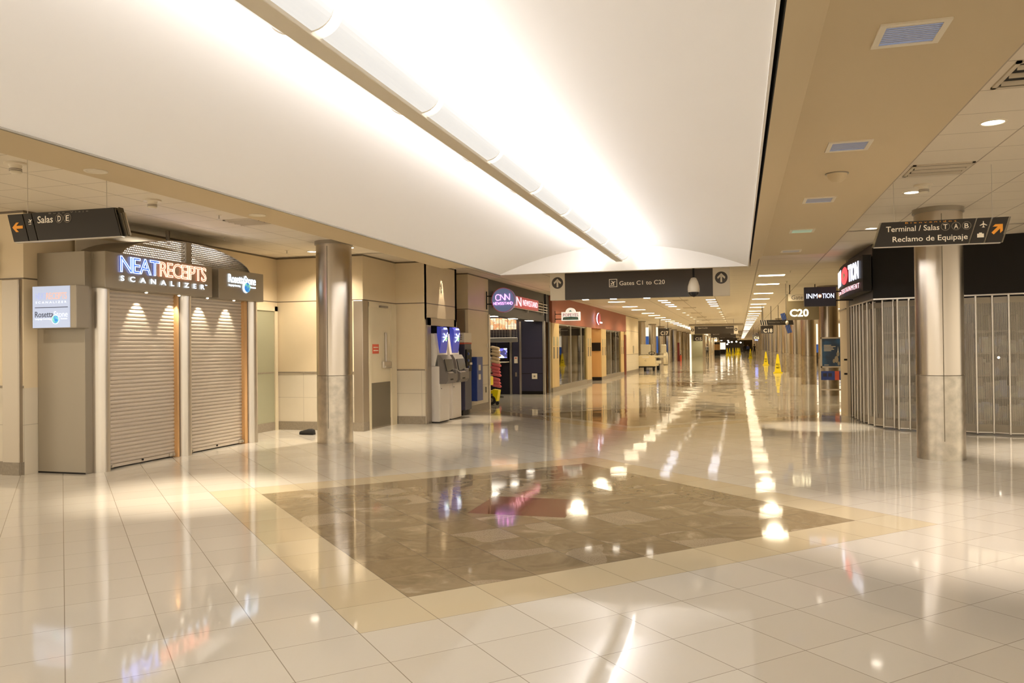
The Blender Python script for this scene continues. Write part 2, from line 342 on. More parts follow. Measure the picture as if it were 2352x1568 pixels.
# ------------------------------------------------------------------ mesh builder
class MB:
    def __init__(s): s.v = []; s.f = []; s.m = []; s.uv = []; s.mats = []; s.sm = []
    def mi(s, m):
        if m not in s.mats: s.mats.append(m)
        return s.mats.index(m)
    def face(s, pts, m, uv=None, smooth=False):
        i = len(s.v); s.v += [tuple(p) for p in pts]; s.f.append(tuple(range(i, i + len(pts)))); s.m.append(s.mi(m)); s.uv.append(uv); s.sm.append(smooth)
    def add(s, vs, fs, m, smooth=False):
        i = len(s.v); s.v += [tuple(p) for p in vs]
        for f in fs: s.f.append(tuple(i + k for k in f)); s.m.append(s.mi(m)); s.uv.append(None); s.sm.append(smooth)
    def box(s, a, b, m, bev=0):
        x0, x1 = sorted((a[0], b[0])); y0, y1 = sorted((a[1], b[1])); z0, z1 = sorted((a[2], b[2]))
        if bev <= 0:
            vs = [(x0, y0, z0), (x1, y0, z0), (x1, y1, z0), (x0, y1, z0), (x0, y0, z1), (x1, y0, z1), (x1, y1, z1), (x0, y1, z1)]
            s.add(vs, [(0, 3, 2, 1), (4, 5, 6, 7), (0, 1, 5, 4), (1, 2, 6, 5), (2, 3, 7, 6), (3, 0, 4, 7)], m); return
        bm = bmesh.new(); bmesh.ops.create_cube(bm, size=1)
        for v in bm.verts: v.co = Vector(((x0 + x1) / 2 + v.co.x * (x1 - x0), (y0 + y1) / 2 + v.co.y * (y1 - y0), (z0 + z1) / 2 + v.co.z * (z1 - z0)))
        bmesh.ops.bevel(bm, geom=bm.edges[:], offset=bev, segments=2, affect='EDGES', profile=.5)
        s.frombm(bm, m)
    def frombm(s, bm, m, smooth=False):
        bm.verts.index_update(); s.add([v.co[:] for v in bm.verts], [tuple(v.index for v in f.verts) for f in bm.faces], m, smooth); bm.free()
    def prism(s, pts, z0, z1, m, smooth=False, caps=True):
        # counter-clockwise outline in xy
        n = len(pts); vs = [(p[0], p[1], z0) for p in pts] + [(p[0], p[1], z1) for p in pts]
        s.add(vs, [(i, (i + 1) % n, n + (i + 1) % n, n + i) for i in range(n)], m, smooth)
        if caps: s.add(vs, [tuple(range(n - 1, -1, -1)), tuple(range(n, 2 * n))], m)
    def slab(s, pts, d, m):
        # any planar outline (3d) given thickness vector d
        n = len(pts); d = Vector(d); P = [Vector(p) for p in pts]; vs = P + [p + d for p in P]
        s.add(vs, [tuple(range(n)), tuple(range(2 * n - 1, n - 1, -1))] + [((i + 1) % n, i, n + i, n + (i + 1) % n) for i in range(n)], m)
    def cyl(s, a, b, r, m, n=16, r2=None, smooth=True, caps=True):
        a, b = Vector(a), Vector(b); d = (b - a).normalized(); r2 = r if r2 is None else r2
        t = Vector((0, 0, 1)) if abs(d.z) < .9 else Vector((1, 0, 0)); x = d.cross(t).normalized(); y = d.cross(x)
        vs = []
        for c, q in ((a, r), (b, r2)):
            for i in range(n):
                w = 2 * PI * i / n; vs.append(c + x * q * math.cos(w) + y * q * math.sin(w))
        s.add(vs, [(i, n + i, n + (i + 1) % n, (i + 1) % n) for i in range(n)], m, smooth)
        if caps: s.add(vs, [tuple(range(n)), tuple(range(2 * n - 1, n - 1, -1))], m)
    def tube(s, pts, r, m, n=8):
        for a, b in zip(pts, pts[1:]): s.cyl(a, b, r, m, n)
    def lathe(s, c, prof, m, n=24, smooth=True):
        # prof: (radius, z) rows about vertical axis through c
        k = len(prof); vs = []
        for r, z in prof:
            for i in range(n): w = 2 * PI * i / n; vs.append((c[0] + r * math.cos(w), c[1] + r * math.sin(w), c[2] + z))
        s.add(vs, [(j * n + i, j * n + (i + 1) % n, (j + 1) * n + (i + 1) % n, (j + 1) * n + i) for j in range(k - 1) for i in range(n)], m, smooth)
    def disc(s, c, nrm, r, m, n=28, ry=None):
        nrm = Vector(nrm).normalized(); t = Vector((0, 0, 1)) if abs(nrm.z) < .9 else Vector((0, 1, 0)); x = t.cross(nrm).normalized(); y = nrm.cross(x); ry = ry or r
        s.face([Vector(c) + x * r * math.cos(2 * PI * i / n) + y * ry * math.sin(2 * PI * i / n) for i in range(n)], m)
    def sphere(s, c, r, m, sz=(1, 1, 1), seg=16):
        bm = bmesh.new(); bmesh.ops.create_uvsphere(bm, u_segments=seg, v_segments=seg // 2 + 2, radius=r)
        for v in bm.verts: v.co = Vector((c[0] + v.co.x * sz[0], c[1] + v.co.y * sz[1], c[2] + v.co.z * sz[2]))
        s.frombm(bm, m, True)
    def strip(s, path, z0, z1, m, off=0, u0=0):
        # vertical surface along a plan path, uv in metres
        u = u0
        for (x0, y0), (x1, y1) in zip(path, path[1:]):
            L = math.hypot(x1 - x0, y1 - y0)
            s.face([(x0, y0, z0), (x1, y1, z0), (x1, y1, z1), (x0, y0, z1)], m, [(u, z0), (u + L, z0), (u + L, z1), (u, z1)]); u += L
def wpos(o):
    p = Vector((0, 0, 0))
    while o: p = p + o.location; o = o.parent
    return p
def obj(name, mb, parent=None, world=True, **props):
    me = bpy.data.meshes.new(name)
    off = wpos(parent) if (parent and world) else Vector((0, 0, 0))
    me.from_pydata([tuple(Vector(v) - off) for v in mb.v], [], mb.f)
    for m in mb.mats: me.materials.append(m)
    me.polygons.foreach_set('material_index', mb.m)
    me.polygons.foreach_set('use_smooth', mb.sm)
    if any(u is not None for u in mb.uv):
        ul = me.uv_layers.new(name='UVMap')
        for p, u in zip(me.polygons, mb.uv):
            if u:
                for k, li in enumerate(p.loop_indices): ul.data[li].uv = u[k]
    me.update()
    o = bpy.data.objects.new(name, me); COL.objects.link(o)
    if parent: o.parent = parent
    for k, v in props.items(): o[k] = v
    return o
def thing(name, label, cat, loc=(0, 0, 0), group=None, rz=0):
    o = bpy.data.objects.new(name, None); COL.objects.link(o); o.location = loc; o.rotation_euler = (0, 0, rz); o.empty_display_size = .1
    o['label'] = label; o['category'] = cat
    if group: o['group'] = group
    return o
def solo(name, mb, label, cat, group=None):
    # a thing that is one mesh: origin moved to its base
    xs = [v[0] for v in mb.v]; ys = [v[1] for v in mb.v]; zs = [v[2] for v in mb.v]
    c = Vector(((min(xs) + max(xs)) / 2, (min(ys) + max(ys)) / 2, min(zs)))
    mb.v = [tuple(Vector(v) - c) for v in mb.v]
    o = obj(name, mb); o.location = c; o['label'] = label; o['category'] = cat
    if group: o['group'] = group
    return o
def struct(name, mb, parent=None, **k):
    o = obj(name, mb, parent)
    if not parent: o['kind'] = 'structure'
    return o
def tree_copy(o, loc, label=None, group=None):
    c = o.copy(); COL.objects.link(c); c.location = loc
    if label: c['label'] = label
    if group: c['group'] = group
    for ch in list(o.children):
        d = ch.copy(); COL.objects.link(d); d.parent = c
        for g in list(ch.children):
            e = g.copy(); COL.objects.link(e); e.parent = d
    return c
ORD = ['first', 'second', 'third', 'fourth', 'fifth', 'sixth', 'seventh', 'eighth', 'ninth', 'tenth', 'eleventh', 'twelfth', 'thirteenth', 'fourteenth', 'fifteenth', 'sixteenth', 'seventeenth', 'eighteenth', 'nineteenth', 'twentieth']
def ordn(i):
    if i < 20: return ORD[i]
    t = ['twenty', 'thirty', 'forty'][(i + 1) // 10 - 2]; k = (i + 1) % 10
    return {'twenty': 'twentieth', 'thirty': 'thirtieth', 'forty': 'fortieth'}[t] if k == 0 else t + '-' + ORD[k - 1]

def glyphs(text, size, bold=0, sx=1, extrude=.004, outline=0, spacing=1.0, italic=0):
    cu = bpy.data.curves.new('txt', 'FONT'); cu.body = text; cu.size = size; cu.offset = bold; cu.extrude = extrude; cu.space_character = spacing
    cu.resolution_u = 3; cu.shear = italic
    if outline: cu.fill_mode = 'NONE'; cu.extrude = 0; cu.bevel_depth = outline; cu.bevel_resolution = 1
    o = bpy.data.objects.new('txt', cu); COL.objects.link(o)
    dg = bpy.context.evaluated_depsgraph_get(); me = bpy.data.meshes.new_from_object(o.evaluated_get(dg))
    vs = [Vector((v.co.x * sx, v.co.y, v.co.z)) for v in me.vertices]; fs = [tuple(p.vertices) for p in me.polygons]
    bpy.data.objects.remove(o); bpy.data.curves.remove(cu); bpy.data.meshes.remove(me)
    return vs, fs
FACING = {'-y': ((1, 0, 0), (0, 0, 1), (0, -1, 0)), '+x': ((0, 1, 0), (0, 0, 1), (1, 0, 0)), '-x': ((0, -1, 0), (0, 0, 1), (-1, 0, 0))}
def text(mb, s, x0, x1, base, capz, org, facing, m, **k):
    """lettering fitted between x0..x1 (along the sign) and base..capz (heights) on the plane through org"""
    vs, fs = glyphs(s, 1.0, extrude=0 if k.get('outline') else .01, **{a: b for a, b in k.items()})
    mnx = min(v.x for v in vs); mxx = max(v.x for v in vs); mny = 0.0; mxy = max(v.y for v in vs)
    if k.get('outline'): mny = min(v.y for v in vs)
    r, u, n = [Vector(q) for q in (FACING[facing] if isinstance(facing, str) else facing)]
    kx = (x1 - x0) / (mxx - mnx); ky = (capz - base) / (mxy - mny)
    o = Vector(org); kz = min(kx, ky)
    out = [o + r * (x0 + (v.x - mnx) * kx) + u * (base + (v.y - mny) * ky) + n * (v.z * kz) for v in vs]
    mb.add(out, fs, m)
def arrow(mb, c, size, ang, facing, m, d=.004):
    r, u, n = [Vector(q) for q in FACING[facing]]
    pts = [(-.11, -.5), (.11, -.5), (.11, .12), (.36, -.13), (.36, .13), (0, .5), (-.36, .13), (-.36, -.13), (-.11, .12)]
    ca, sa = math.cos(ang), math.sin(ang); C = Vector(c)
    P = [C + r * (size * (x * ca - y * sa)) + u * (size * (x * sa + y * ca)) for x, y in pts]
    # split into shaft and head so that every face is convex
    mb.slab([P[0], P[1], P[2], P[8]], n * -d, m) if False else None
    mb.face([P[0], P[1], P[2], P[8]], m); mb.face([P[2], P[3], P[4], P[5]], m); mb.face([P[8], P[2], P[5]], m); mb.face([P[8], P[5], P[6], P[7]], m)
def plane_icon(mb, c, s, ang, facing, m):
    r, u, n = [Vector(q) for q in FACING[facing]]; ca, sa = math.cos(ang), math.sin(ang); C = Vector(c)
    def q(p): return [C + r * (s * (x * ca - y * sa)) + u * (s * (x * sa + y * ca)) for x, y in p]
    mb.face(q([(-.06, -.5), (.06, -.5), (.06, .4), (0, .52), (-.06, .4)]), m)
    mb.face(q([(.06, .15), (.5, -.12), (.5, -.22), (.06, -.06)]), m); mb.face(q([(-.06, .15), (-.06, -.06), (-.5, -.22), (-.5, -.12)]), m)
    mb.face(q([(.06, -.32), (.2, -.44), (.2, -.5), (.06, -.44)]), m); mb.face(q([(-.06, -.32), (-.06, -.44), (-.2, -.5), (-.2, -.44)]), m)
def ring(mb, c, r0, r1, facing, m, n=28):
    r, u, nn = [Vector(q) for q in FACING[facing]]; C = Vector(c)
    for i in range(n):
        a, b = 2 * PI * i / n, 2 * PI * (i + 1) / n
        mb.face([C + r * (r0 * math.cos(a)) + u * (r0 * math.sin(a)), C + r * (r0 * math.cos(b)) + u * (r0 * math.sin(b)), C + r * (r1 * math.cos(b)) + u * (r1 * math.sin(b)), C + r * (r1 * math.cos(a)) + u * (r1 * math.sin(a))], m)
def disc2(mb, c, rad, facing, m, n=28, rv=None):
    r, u, nn = [Vector(q) for q in FACING[facing]]; C = Vector(c); rv = rv or rad
    mb.face([C + r * (rad * math.cos(2 * PI * i / n)) + u * (rv * math.sin(2 * PI * i / n)) for i in range(n)], m)
# ================================================================== SETTING
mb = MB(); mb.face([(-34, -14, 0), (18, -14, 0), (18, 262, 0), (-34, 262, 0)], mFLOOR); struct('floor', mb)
ZC = 3.3
def quadc(x0, x1, y0, y1, m, name='ceiling'):
    b = MB(); b.box((x0, y0, ZC), (x1, y1, ZC + .05), m); return struct(name, b)
quadc(-15, -5.1, -10, 13.66, mCEL); quadc(1.3, 15, -10, 13.66, mCER); quadc(-34, 18, 13.6, 262, mCEF)
XL, XR, ZE, YE = -4.05, .15, 2.81, 13.6
# vault: arched plaster sheet
mb = MB(); N = 40; pr = []
for i in range(N + 1):
    t = i / N; pr.append((XL + (XR - XL) * t, ZE + .43 * (1 - (2 * t - 1) ** 2)))
vs = [(x, y, z) for y in (-10, YE) for x, z in pr]
mb.add(vs, [(i, i + 1, N + 2 + i, N + 1 + i) for i in range(N)], mVAULT, True)
struct('ceiling_vault', mb)
mb = MB(); mb.box((XL - .0, YE, ZE), (XR, YE + .08, ZC + .02), mVAULT); mb.box((XL - .02, -10, ZE - .012), (XL, YE + .08, ZE + .03), mKICK); mb.box((XR, -10, ZE - .012), (XR + .015, YE + .08, ZE + .03), mVAULT)
struct('ceiling_vault_fascia', mb)
mb = MB()   # unseen lid added above the cove to keep world light from leaking in
mb.box((-5.2, -10, 3.42), (1.4, 13.7, 3.46), mDARK); mb.box((XL - .06, -10, 2.97), (XL - .05, 13.66, 3.42), mDARK); mb.box((XR + .06, -10, 2.97), (XR + .07, 13.66, 3.42), mDARK)
struct('ceiling_light_block', mb)
mb = MB()   # right soffit
mb.add([(.19, -10, 2.81), (.39, -10, 2.97), (1.35, -10, 2.97), (1.35, -10, 3.3), (.19, YE + .08, 2.81), (.39, YE + .08, 2.97), (1.35, YE + .08, 2.97), (1.35, YE + .08, 3.3)],
       [(0, 1, 5, 4), (1, 2, 6, 5), (2, 3, 7, 6)], mSOFF)
mb.face([(.19, YE + .08, 2.81), (.39, YE + .08, 2.97), (.39, YE + .08, 3.3), (.19, YE + .08, 3.3)], mSOFF); mb.box((.39, YE + .07, 2.97), (1.35, YE + .08, 3.3), mSOFF)
mb.box((.185, -10, 2.81), (.19, YE + .08, 3.2), mDARK)
struct('ceiling_soffit_right', mb)
mb = MB()
mb.add([(-4.09, -10, 2.81), (-4.29, -10, 2.97), (-5.15, -10, 2.97), (-5.15, -10, 3.3), (-4.09, YE + .08, 2.81), (-4.29, YE + .08, 2.97), (-5.15, YE + .08, 2.97), (-5.15, YE + .08, 3.3)],
       [(0, 1, 5, 4), (1, 2, 6, 5), (2, 3, 7, 6)], mSOFF)
mb.box((-4.29, YE + .07, 2.97), (-5.15, YE + .08, 3.3), mSOFF); mb.face([(-4.09, YE + .08, 2.81), (-4.29, YE + .08, 2.97), (-4.29, YE + .08, 3.3), (-4.09, YE + .08, 3.3)], mSOFF)
struct('ceiling_soffit_left', mb)
def wall(path, z0=0, z1=ZC, m=mWALL, name='wall_left', base=True, u0=0):
    b = MB(); b.strip(path, z0, z1, m, u0=u0); w = struct(name, b)
    return w
def boards(path, side, name_s='left', rail=True, h=.16):
    """base and wainscot rail following a wall; side = +1 when the room lies left of the walking direction"""
    for (x0, y0), (x1, y1) in zip(path, path[1:]):
        dx, dy = x1 - x0, y1 - y0; L = math.hypot(dx, dy); nx, ny = -dy / L * side, dx / L * side
        for nm, za, zb, t, mm in (('baseboard_' + name_s, 0, h, .018, mBASE), ('trim_1', 1.085, 1.11, .014, mBASE)):
            if nm == 'trim_1' and not rail: continue
            b = MB(); P = [(x0, y0, za), (x1, y1, za), (x1, y1, zb), (x0, y0, zb)]
            b.slab(P, (nx * t, ny * t, 0), mm); struct(nm, b)
# left side walls (plan from the near corner going away)
for seg in ([(-15, 8.0), (-8.58, 8.0)], [(-8.58, 8.0), (-8.56, 13.69)], [(-8.56, 13.69), (-6.745, 13.69)], [(-6.745, 13.69), (-6.745, 15.17)], [(-6.745, 15.17), (-6.11, 15.17)]):
    wall(seg)
    boards(seg if seg[0] != (-8.58, 8.0) else [(-8.56, 13.0), (-8.56, 13.69)], -1)
wall([(-6.11, 15.17), (-6.11, 17.1)], 2.12, ZC, u0=.0); wall([(-6.11, 15.17), (-6.11, 15.28)]); wall([(-6.11, 16.98), (-6.11, 17.1)])
mb = MB(); mb.box((-6.9, 15.28, 2.12), (-6.11, 15.30, 0), mTAUPE); mb.box((-6.9, 16.96, 2.12), (-6.11, 16.98, 0), mTAUPE); mb.box((-6.9, 15.28, 2.12), (-6.86, 16.98, 0), mBLACK); mb.box((-6.9, 15.28, 2.14), (-6.11, 16.98, 2.12), mBLACK)
struct('wall_alcove', mb)
wall([(-6.11, 17.1), (-6.75, 17.1)]); wall([(-6.75, 17.1), (-6.75, 17.95)]); wall([(-6.75, 17.95), (-6.13, 17.95)]); wall([(-6.13, 17.95), (-6.13, 19.55)])
boards([(-6.75, 17.95), (-6.13, 17.95), (-6.13, 19.55)], -1)
mb = MB(); mb.box((-6.42, 17.90, 0), (-6.2, 17.95, 2.43), mSTEELP); struct('trim_2', mb)
# grey steel corner guards
for a, c in (((-8.86, 7.94, 0), (-8.6, 8.2, 2.44)), ((-6.91, 13.62, 0), (-6.715, 13.86, 2.44))):
    mb = MB(); mb.box(a, c, mSTEELP, .012); mb.box((a[0] + .0, a[1] - .004, 0), (c[0] + .004, c[1], .16), mBASE); struct('trim_3', mb)
mb = MB(); mb.box((-6.16, 19.50, 0), (-6.105, 19.6, 2.38), mALU); struct('trim_4', mb)
# panel joints above the guards stay in the wall's own material
# plates on the near left wall
mb = MB(); mb.box((-9.10, 7.975, .80), (-8.99, 8.0, 1.03), mBASE, .006); mb.box((-9.06, 7.97, .93), (-9.04, 7.975, .95), mWHITE)
solo('wall_plate', mb, 'dark metal cover plate low on the cream wall at the left edge', 'wall plate')
mb = MB(); mb.box((-9.3, 7.95, 2.44), (-8.98, 8.0, 2.95), mTAUPE, .008); mb.box((-8.985, 7.94, 2.52), (-8.965, 7.95, 2.62), mBASE); mb.box((-8.985, 7.94, 2.78), (-8.965, 7.95, 2.88), mBASE)
solo('access_panel', mb, 'beige hinged access panel high on the wall, cut by the left frame edge', 'access panel')

# ------------------------------------------------------------------ doors on the left
def door(loc, facing, w, leaf, kick, label):
    pass
mb = MB(); X = -8.56    # green-grey door behind the booth
d1 = thing('service_door', 'green-grey service door in a beige frame between booth and steel column', 'door', (X, 13.1, 0))
mb.box((X, 12.55, 0), (X + .035, 12.64, 2.36), mGREEN); mb.box((X, 13.56, 0), (X + .035, 13.66, 2.36), mDOOR); mb.box((X, 12.55, 2.27), (X + .035, 13.66, 2.36), mDOOR)
obj('door_frame', mb, d1)
mb = MB(); mb.box((X, 12.64, .01), (X + .012, 13.56, 2.27), mGREEN); obj('door_leaf', mb, d1)
mb = MB(); mb.box((X + .012, 12.7, 1.0), (X + .03, 12.78, 1.2), mALU); mb.cyl((X + .02, 12.74, 1.1), (X + .07, 12.74, 1.1), .012, mALU); obj('door_handle', mb, d1)
X = -6.745
d2 = thing('emergency_door', 'cream exit door with dark kick plate and red warning sign beside the steel column', 'door', (X, 14.5, 0))
mb = MB(); mb.box((X, 13.87, 0), (X + .03, 13.97, 2.42), mDOOR); mb.box((X, 14.86, 0), (X + .05, 15.1, 2.42), mDOOR); mb.box((X, 13.87, 2.33), (X + .04, 15.1, 2.42), mDOOR)
obj('door_frame', mb, d2)
mb = MB(); mb.box((X, 13.97, .02), (X + .015, 14.86, 2.33), mDOOR); obj('door_leaf', mb, d2)
mb = MB(); mb.box((X + .015, 13.99, .03), (X + .02, 14.84, .88), mKICK); obj('kick_plate', mb, d2)
mb = MB(); mb.box((X + .015, 14.05, 1.44), (X + .022, 14.32, 1.62), mREDS)
for z in (1.49, 1.55): mb.box((X + .022, 14.08, z), (X + .0235, 14.29, z + .018), mWHITE)
obj('warning_sign', mb, d2)
mb = MB(); mb.box((X + .015, 14.45, 1.15), (X + .07, 14.8, 1.28), mALU, .01); mb.box((X + .015, 14.6, 1.25), (X + .05, 14.66, 1.85), mALU, .008); mb.cyl((X + .07, 14.5, 1.18), (X + .07, 14.78, 1.18), .018, mALU); obj('exit_alarm_bar', mb, d2)
mb = MB(); mb.box((X + .04, 14.3, 2.33), (X + .09, 14.62, 2.37), mBASE); obj('door_closer', mb, d2)

# ------------------------------------------------------------------ cove lamp
t = thing('linear_cove_lamp', 'long white tubular lamp hung under the white vault', 'ceiling light', (CX, 3.2, 2.95))
mb = MB(); mb.box((CX - .056, -7.5, 2.95), (CX + .056, 13.5, 2.985), mBEAM, .006); mb.box((CX - .02, -7.5, 2.985), (CX + .02, 13.5, 3.06), mBEAM); obj('spine', mb, t)
y1 = 13.47; ys = [13.47] + [12.66 - 1.333 * k for k in range(16)]
def diff_sec(ya, yb, side):
    b = MB(); P = []
    for i in range(9):
        a = i / 8 * PI * .5; P.append((.045 + .125 * math.sin(a), 2.972 + .10 * (1 - math.cos(a))))
    for (p, q) in zip(P, P[1:]):
        b.face([(CX + side * p[0], ya, p[1]), (CX + side * q[0], ya, q[1]), (CX + side * q[0], yb, q[1]), (CX + side * p[0], yb, p[1])], mDIFF, smooth=True)
    for y in (ya, yb):
        for (p, q) in zip(P, P[1:]):
            b.face([(CX + side * p[0], y - .004, p[1]), (CX + side * q[0], y - .004, q[1]), (CX + side * q[0], y - .004, q[1] - .008), (CX + side * p[0], y - .004, p[1] - .008)], mBEAM)
    return b
for ya, yb in zip(ys[1:], ys):
    for sd in (1, -1): obj('diffuser', diff_sec(ya + .04, yb - .04, sd), t)
for y in (12.66, 8.66, 4.66, .66, -3.34):
    b = MB(); b.cyl((CX, y, 3.06), (CX, y, 3.25), .006, mALU, 8); obj('hanger_rod', b, t)

# ------------------------------------------------------------------ recessed square louvre lights in the right soffit
def square_light(x, y, z, m, label, group):
    t = thing('recessed_louver_light', label, 'ceiling light', (x, y, z), group)
    b = MB(); w, f = .15, .03
    for a, c in (((x - w, y - w), (x + w, y - w + f)), ((x - w, y + w - f), (x + w, y + w)), ((x - w, y - w + f), (x - w + f, y + w - f)), ((x + w - f, y - w + f), (x + w, y + w - f))):
        b.box((a[0], a[1], z - .008), (c[0], c[1], z + .004), mWTRIM)
    obj('trim_frame', b, t)
    b = MB(); b.box((x - w + f, y - w + f, z - .003), (x + w - f, y + w - f, z + .002), m)
    for k in range(9): yy = y - w + f + .024 * (k + .5); b.box((x - w + f, yy - .002, z - .006), (x + w - f, yy + .002, z - .003), mALU)
    obj('louver', b, t)
    return t
for k, (yy, mm) in enumerate(((4.13, mLOUV), (6.33, mLOUV), (8.59, mLOUV), (10.84, mLOUVG), (13.1, mLOUV))):
    col = ['blue-grey louvred square light in the beige soffit, cut by the top frame edge', 'blue louvred square light in the beige soffit, second from the top', 'pale blue louvred light in the soffit just beyond the dome speaker', 'green-tinted louvred square light in the beige soffit', 'farthest small louvred square light at the end of the beige soffit'][k]
    square_light(.79, yy, 2.968, mm, col, 'square louvred lights in the right soffit')
    if k: lamp('louver_spot', 'SPOT', (.79, yy, 2.93), 14, COOL, spot_size=1.6, spot_blend=.9, shadow_soft_size=.12)
t = thing('dome_speaker', 'small beige dome detector on the soffit between two louvred lights', 'speaker', (.82, 7.33, 2.87)); b = MB(); b.lathe((.82, 7.33, 2.965), [(.001, -.07), (.04, -.068), (.07, -.04), (.085, 0)], mSOFF, 20); obj('dome', b, t)
b = MB(); b.cyl((.82, 7.33, 2.962), (.82, 7.33, 2.969), .095, mTAUPE, 20); obj('mounting_ring', b, t)

# ------------------------------------------------------------------ round downlights
def downlight(x, y, label, group, r=.085, lens=mDOWN, z=ZC, light=None, **kw):
    t = thing('recessed_downlight', label, 'ceiling light', (x, y, z), group)
    b = MB(); b.lathe((x, y, z), [(r + .02, -.001), (r + .018, -.009), (r, -.009), (r - .004, -.002)], mWTRIM, 24); obj('trim_ring', b, t)
    b = MB(); b.cyl((x, y, z - .004), (x, y, z + .0005), r - .003, lens, 24); obj('lens', b, t)
    if light: lamp('downlight_beam', 'SPOT', (x, y, z - .03), light, kw.get('color', WARM2), spot_size=kw.get('size', 1.1), spot_blend=kw.get('blend', .6), shadow_soft_size=.06)
    return t
G = 'round downlights in the right tiled ceiling'
downlight(2.0, 7.31, 'bright round downlight nearest the camera in the right tiled ceiling', G, light=330, size=1.2, color=(1, .86, .76))
downlight(1.98, 10.38, 'round downlight just beyond the smoke detector, right tiled ceiling', G, light=70)
downlight(1.98, 13.4, 'round downlight at the left end of the hanging Spanish terminal sign', G, light=70)
downlight(1.4, 16.0, 'small round downlight over the floor spot before the ribbed gate', G, r=.05, light=420, size=.7)
G = 'round downlights in the left tiled ceiling'
downlight(-6.52, 12.72, 'round downlight just right of the left steel column top', G, light=330, size=1.6)
downlight(-5.62, 16.4, 'small accent downlight over the two bank machines', G, r=.035, light=260, size=.75, color=(1, .84, .66))
downlight(-7.4, 13.0, 'added round downlight behind the left steel column, unseen fill for the left walls', G, light=140, size=2.4)  # added to brighten the left walls, no such fitting known
downlight(-7.9, 6.2, 'added unseen round downlight near the left arrow sign, fill for the left walls', G, light=110, size=2.6)  # fill lamp added for the near left wall, outside the view
for y in (3.9, 7.5):
    pass
lamp('wall_washer', 'SPOT', (-6.02, 16.15, 3.2), 70, (1, .84, .66), (-.05, 0, -1), spot_size=.62, spot_blend=.5, shadow_soft_size=.02)
# soffit spots of the left bulkhead
for k, y in enumerate((5.3, 7.55)):
    t = thing('recessed_downlight', ['small recessed downlight in the left beige bulkhead, nearer one', 'small recessed downlight in the left beige bulkhead, above the arrow sign'][k], 'ceiling light', (-4.95, y, 2.97), 'downlights in the left bulkhead')
    b = MB(); b.lathe((-4.95, y, 2.97), [(.09, -.001), (.088, -.008), (.07, -.008), (.066, .0)], mWTRIM, 20); obj('trim_ring', b, t)
    b = MB(); b.cyl((-4.95, y, 2.966), (-4.95, y, 2.9705), .066, mWTRIM, 20); obj('lens', b, t)
lamp('bulkhead_beam', 'SPOT', (-5.35, 7.4, 2.93), 430, WARM2, (-.08, 0, -1), spot_size=1.0, spot_blend=.9, shadow_soft_size=.08)

# ------------------------------------------------------------------ ceiling vents, detectors, sprinklers
def vent(x, y, w, d, label, n=3, z=ZC, group=None):
    t = thing('air_vent', label, 'air vent', (x, y, z), group); b = MB()
    for k in range(2): b.box((x - w, y - d + k * (2 * d - .03), z - .012), (x + w, y - d + .03 + k * (2 * d - .03), z + .003), mVENT)
    for k in range(2): b.box((x - w + k * (2 * w - .03), y - d, z - .012), (x - w + .03 + k * (2 * w - .03), y + d, z + .003), mVENT)
    obj('frame', b, t); b = MB(); b.box((x - w + .03, y - d + .03, z - .002), (x + w - .03, y + d - .03, z + .001), mDARK); obj('backing', b, t)
    for k in range(n):
        b = MB(); yy = y - d + .03 + (2 * d - .06) * (k + .5) / n
        b.slab([(x - w + .03, yy - .03, z - .004), (x + w - .03, yy - .03, z - .004), (x + w - .03, yy - .01, z - .03), (x - w + .03, yy - .01, z - .03)], (0, .004, .004), mVENT); obj('slat', b, t)
vent(1.98, 9.1, .28, .28, 'square louvred air vent beside the smoke detector, right ceiling'); vent(2.0, 6.05, .28, .28, 'large louvred air vent at the right frame edge')
vent(-6.48, 9.7, .26, .24, 'louvred air vent in the left tiled ceiling near the bulkhead')
G = 'air vents along the concourse centre'
for k, y in enumerate((31.5, 37.6, 43.7, 50, 56.5, 63)): vent(-2.15, y, .3, .22, f'dark air vent on the concourse centre line, {ordn(k)} past the gates sign', 3, group=G)
def smoke(x, y, label, s=1):
    t = thing('smoke_detector', label, 'smoke detector', (x, y, ZC - .1)); b = MB(); b.cyl((x, y, ZC - .018), (x, y, ZC), .10 * s, mWTRIM, 24); obj('base', b, t)
    b = MB(); b.lathe((x, y, ZC), [(.001, -.10), (.04 * s, -.10), (.05 * s, -.085), (.05 * s, -.04), (.062 * s, -.018)], mWTRIM, 20)
    for z in (-.055, -.07): b.lathe((x, y, ZC), [(.052 * s, z), (.056 * s, z - .004), (.052 * s, z - .008)], mBASE, 20)
    obj('sensor', b, t)
smoke(2.02, 9.95, 'white smoke detector on the right ceiling in front of the steel column'); smoke(-6.62, 7.95, 'white smoke detector on the left tiled ceiling, farther one'); smoke(-6.52, 6.0, 'white smoke detector above the left arrow sign')
def sprk(x, y, label):
    b = MB(); b.cyl((x, y, ZC - .006), (x, y, ZC), .035, mWTRIM, 14); b.cyl((x, y, ZC - .05), (x, y, ZC), .008, mALU, 8); b.cyl((x, y, ZC - .053), (x, y, ZC - .05), .022, mALU, 12)
    solo('sprinkler_head', b, label, 'sprinkler', 'sprinkler heads')
sprk(-7.75, 10.9, 'sprinkler head over the arch of the shuttered booth'); sprk(-7.73, 12.7, 'sprinkler head on the ceiling between booth and steel column'); sprk(-6.54, 9.1, 'sprinkler head beside the left air vent')
sprk(1.2, 20.2, 'sprinkler head on the right ceiling beyond the soffit end'); sprk(1.3, 23.5, 'sprinkler head beside the nearest right ceiling strip'); sprk(-5.2, 22.5, 'sprinkler head in front of the round neon disc sign'); sprk(1.55, 28, 'sprinkler head on the right ceiling above the gate C20 sign')

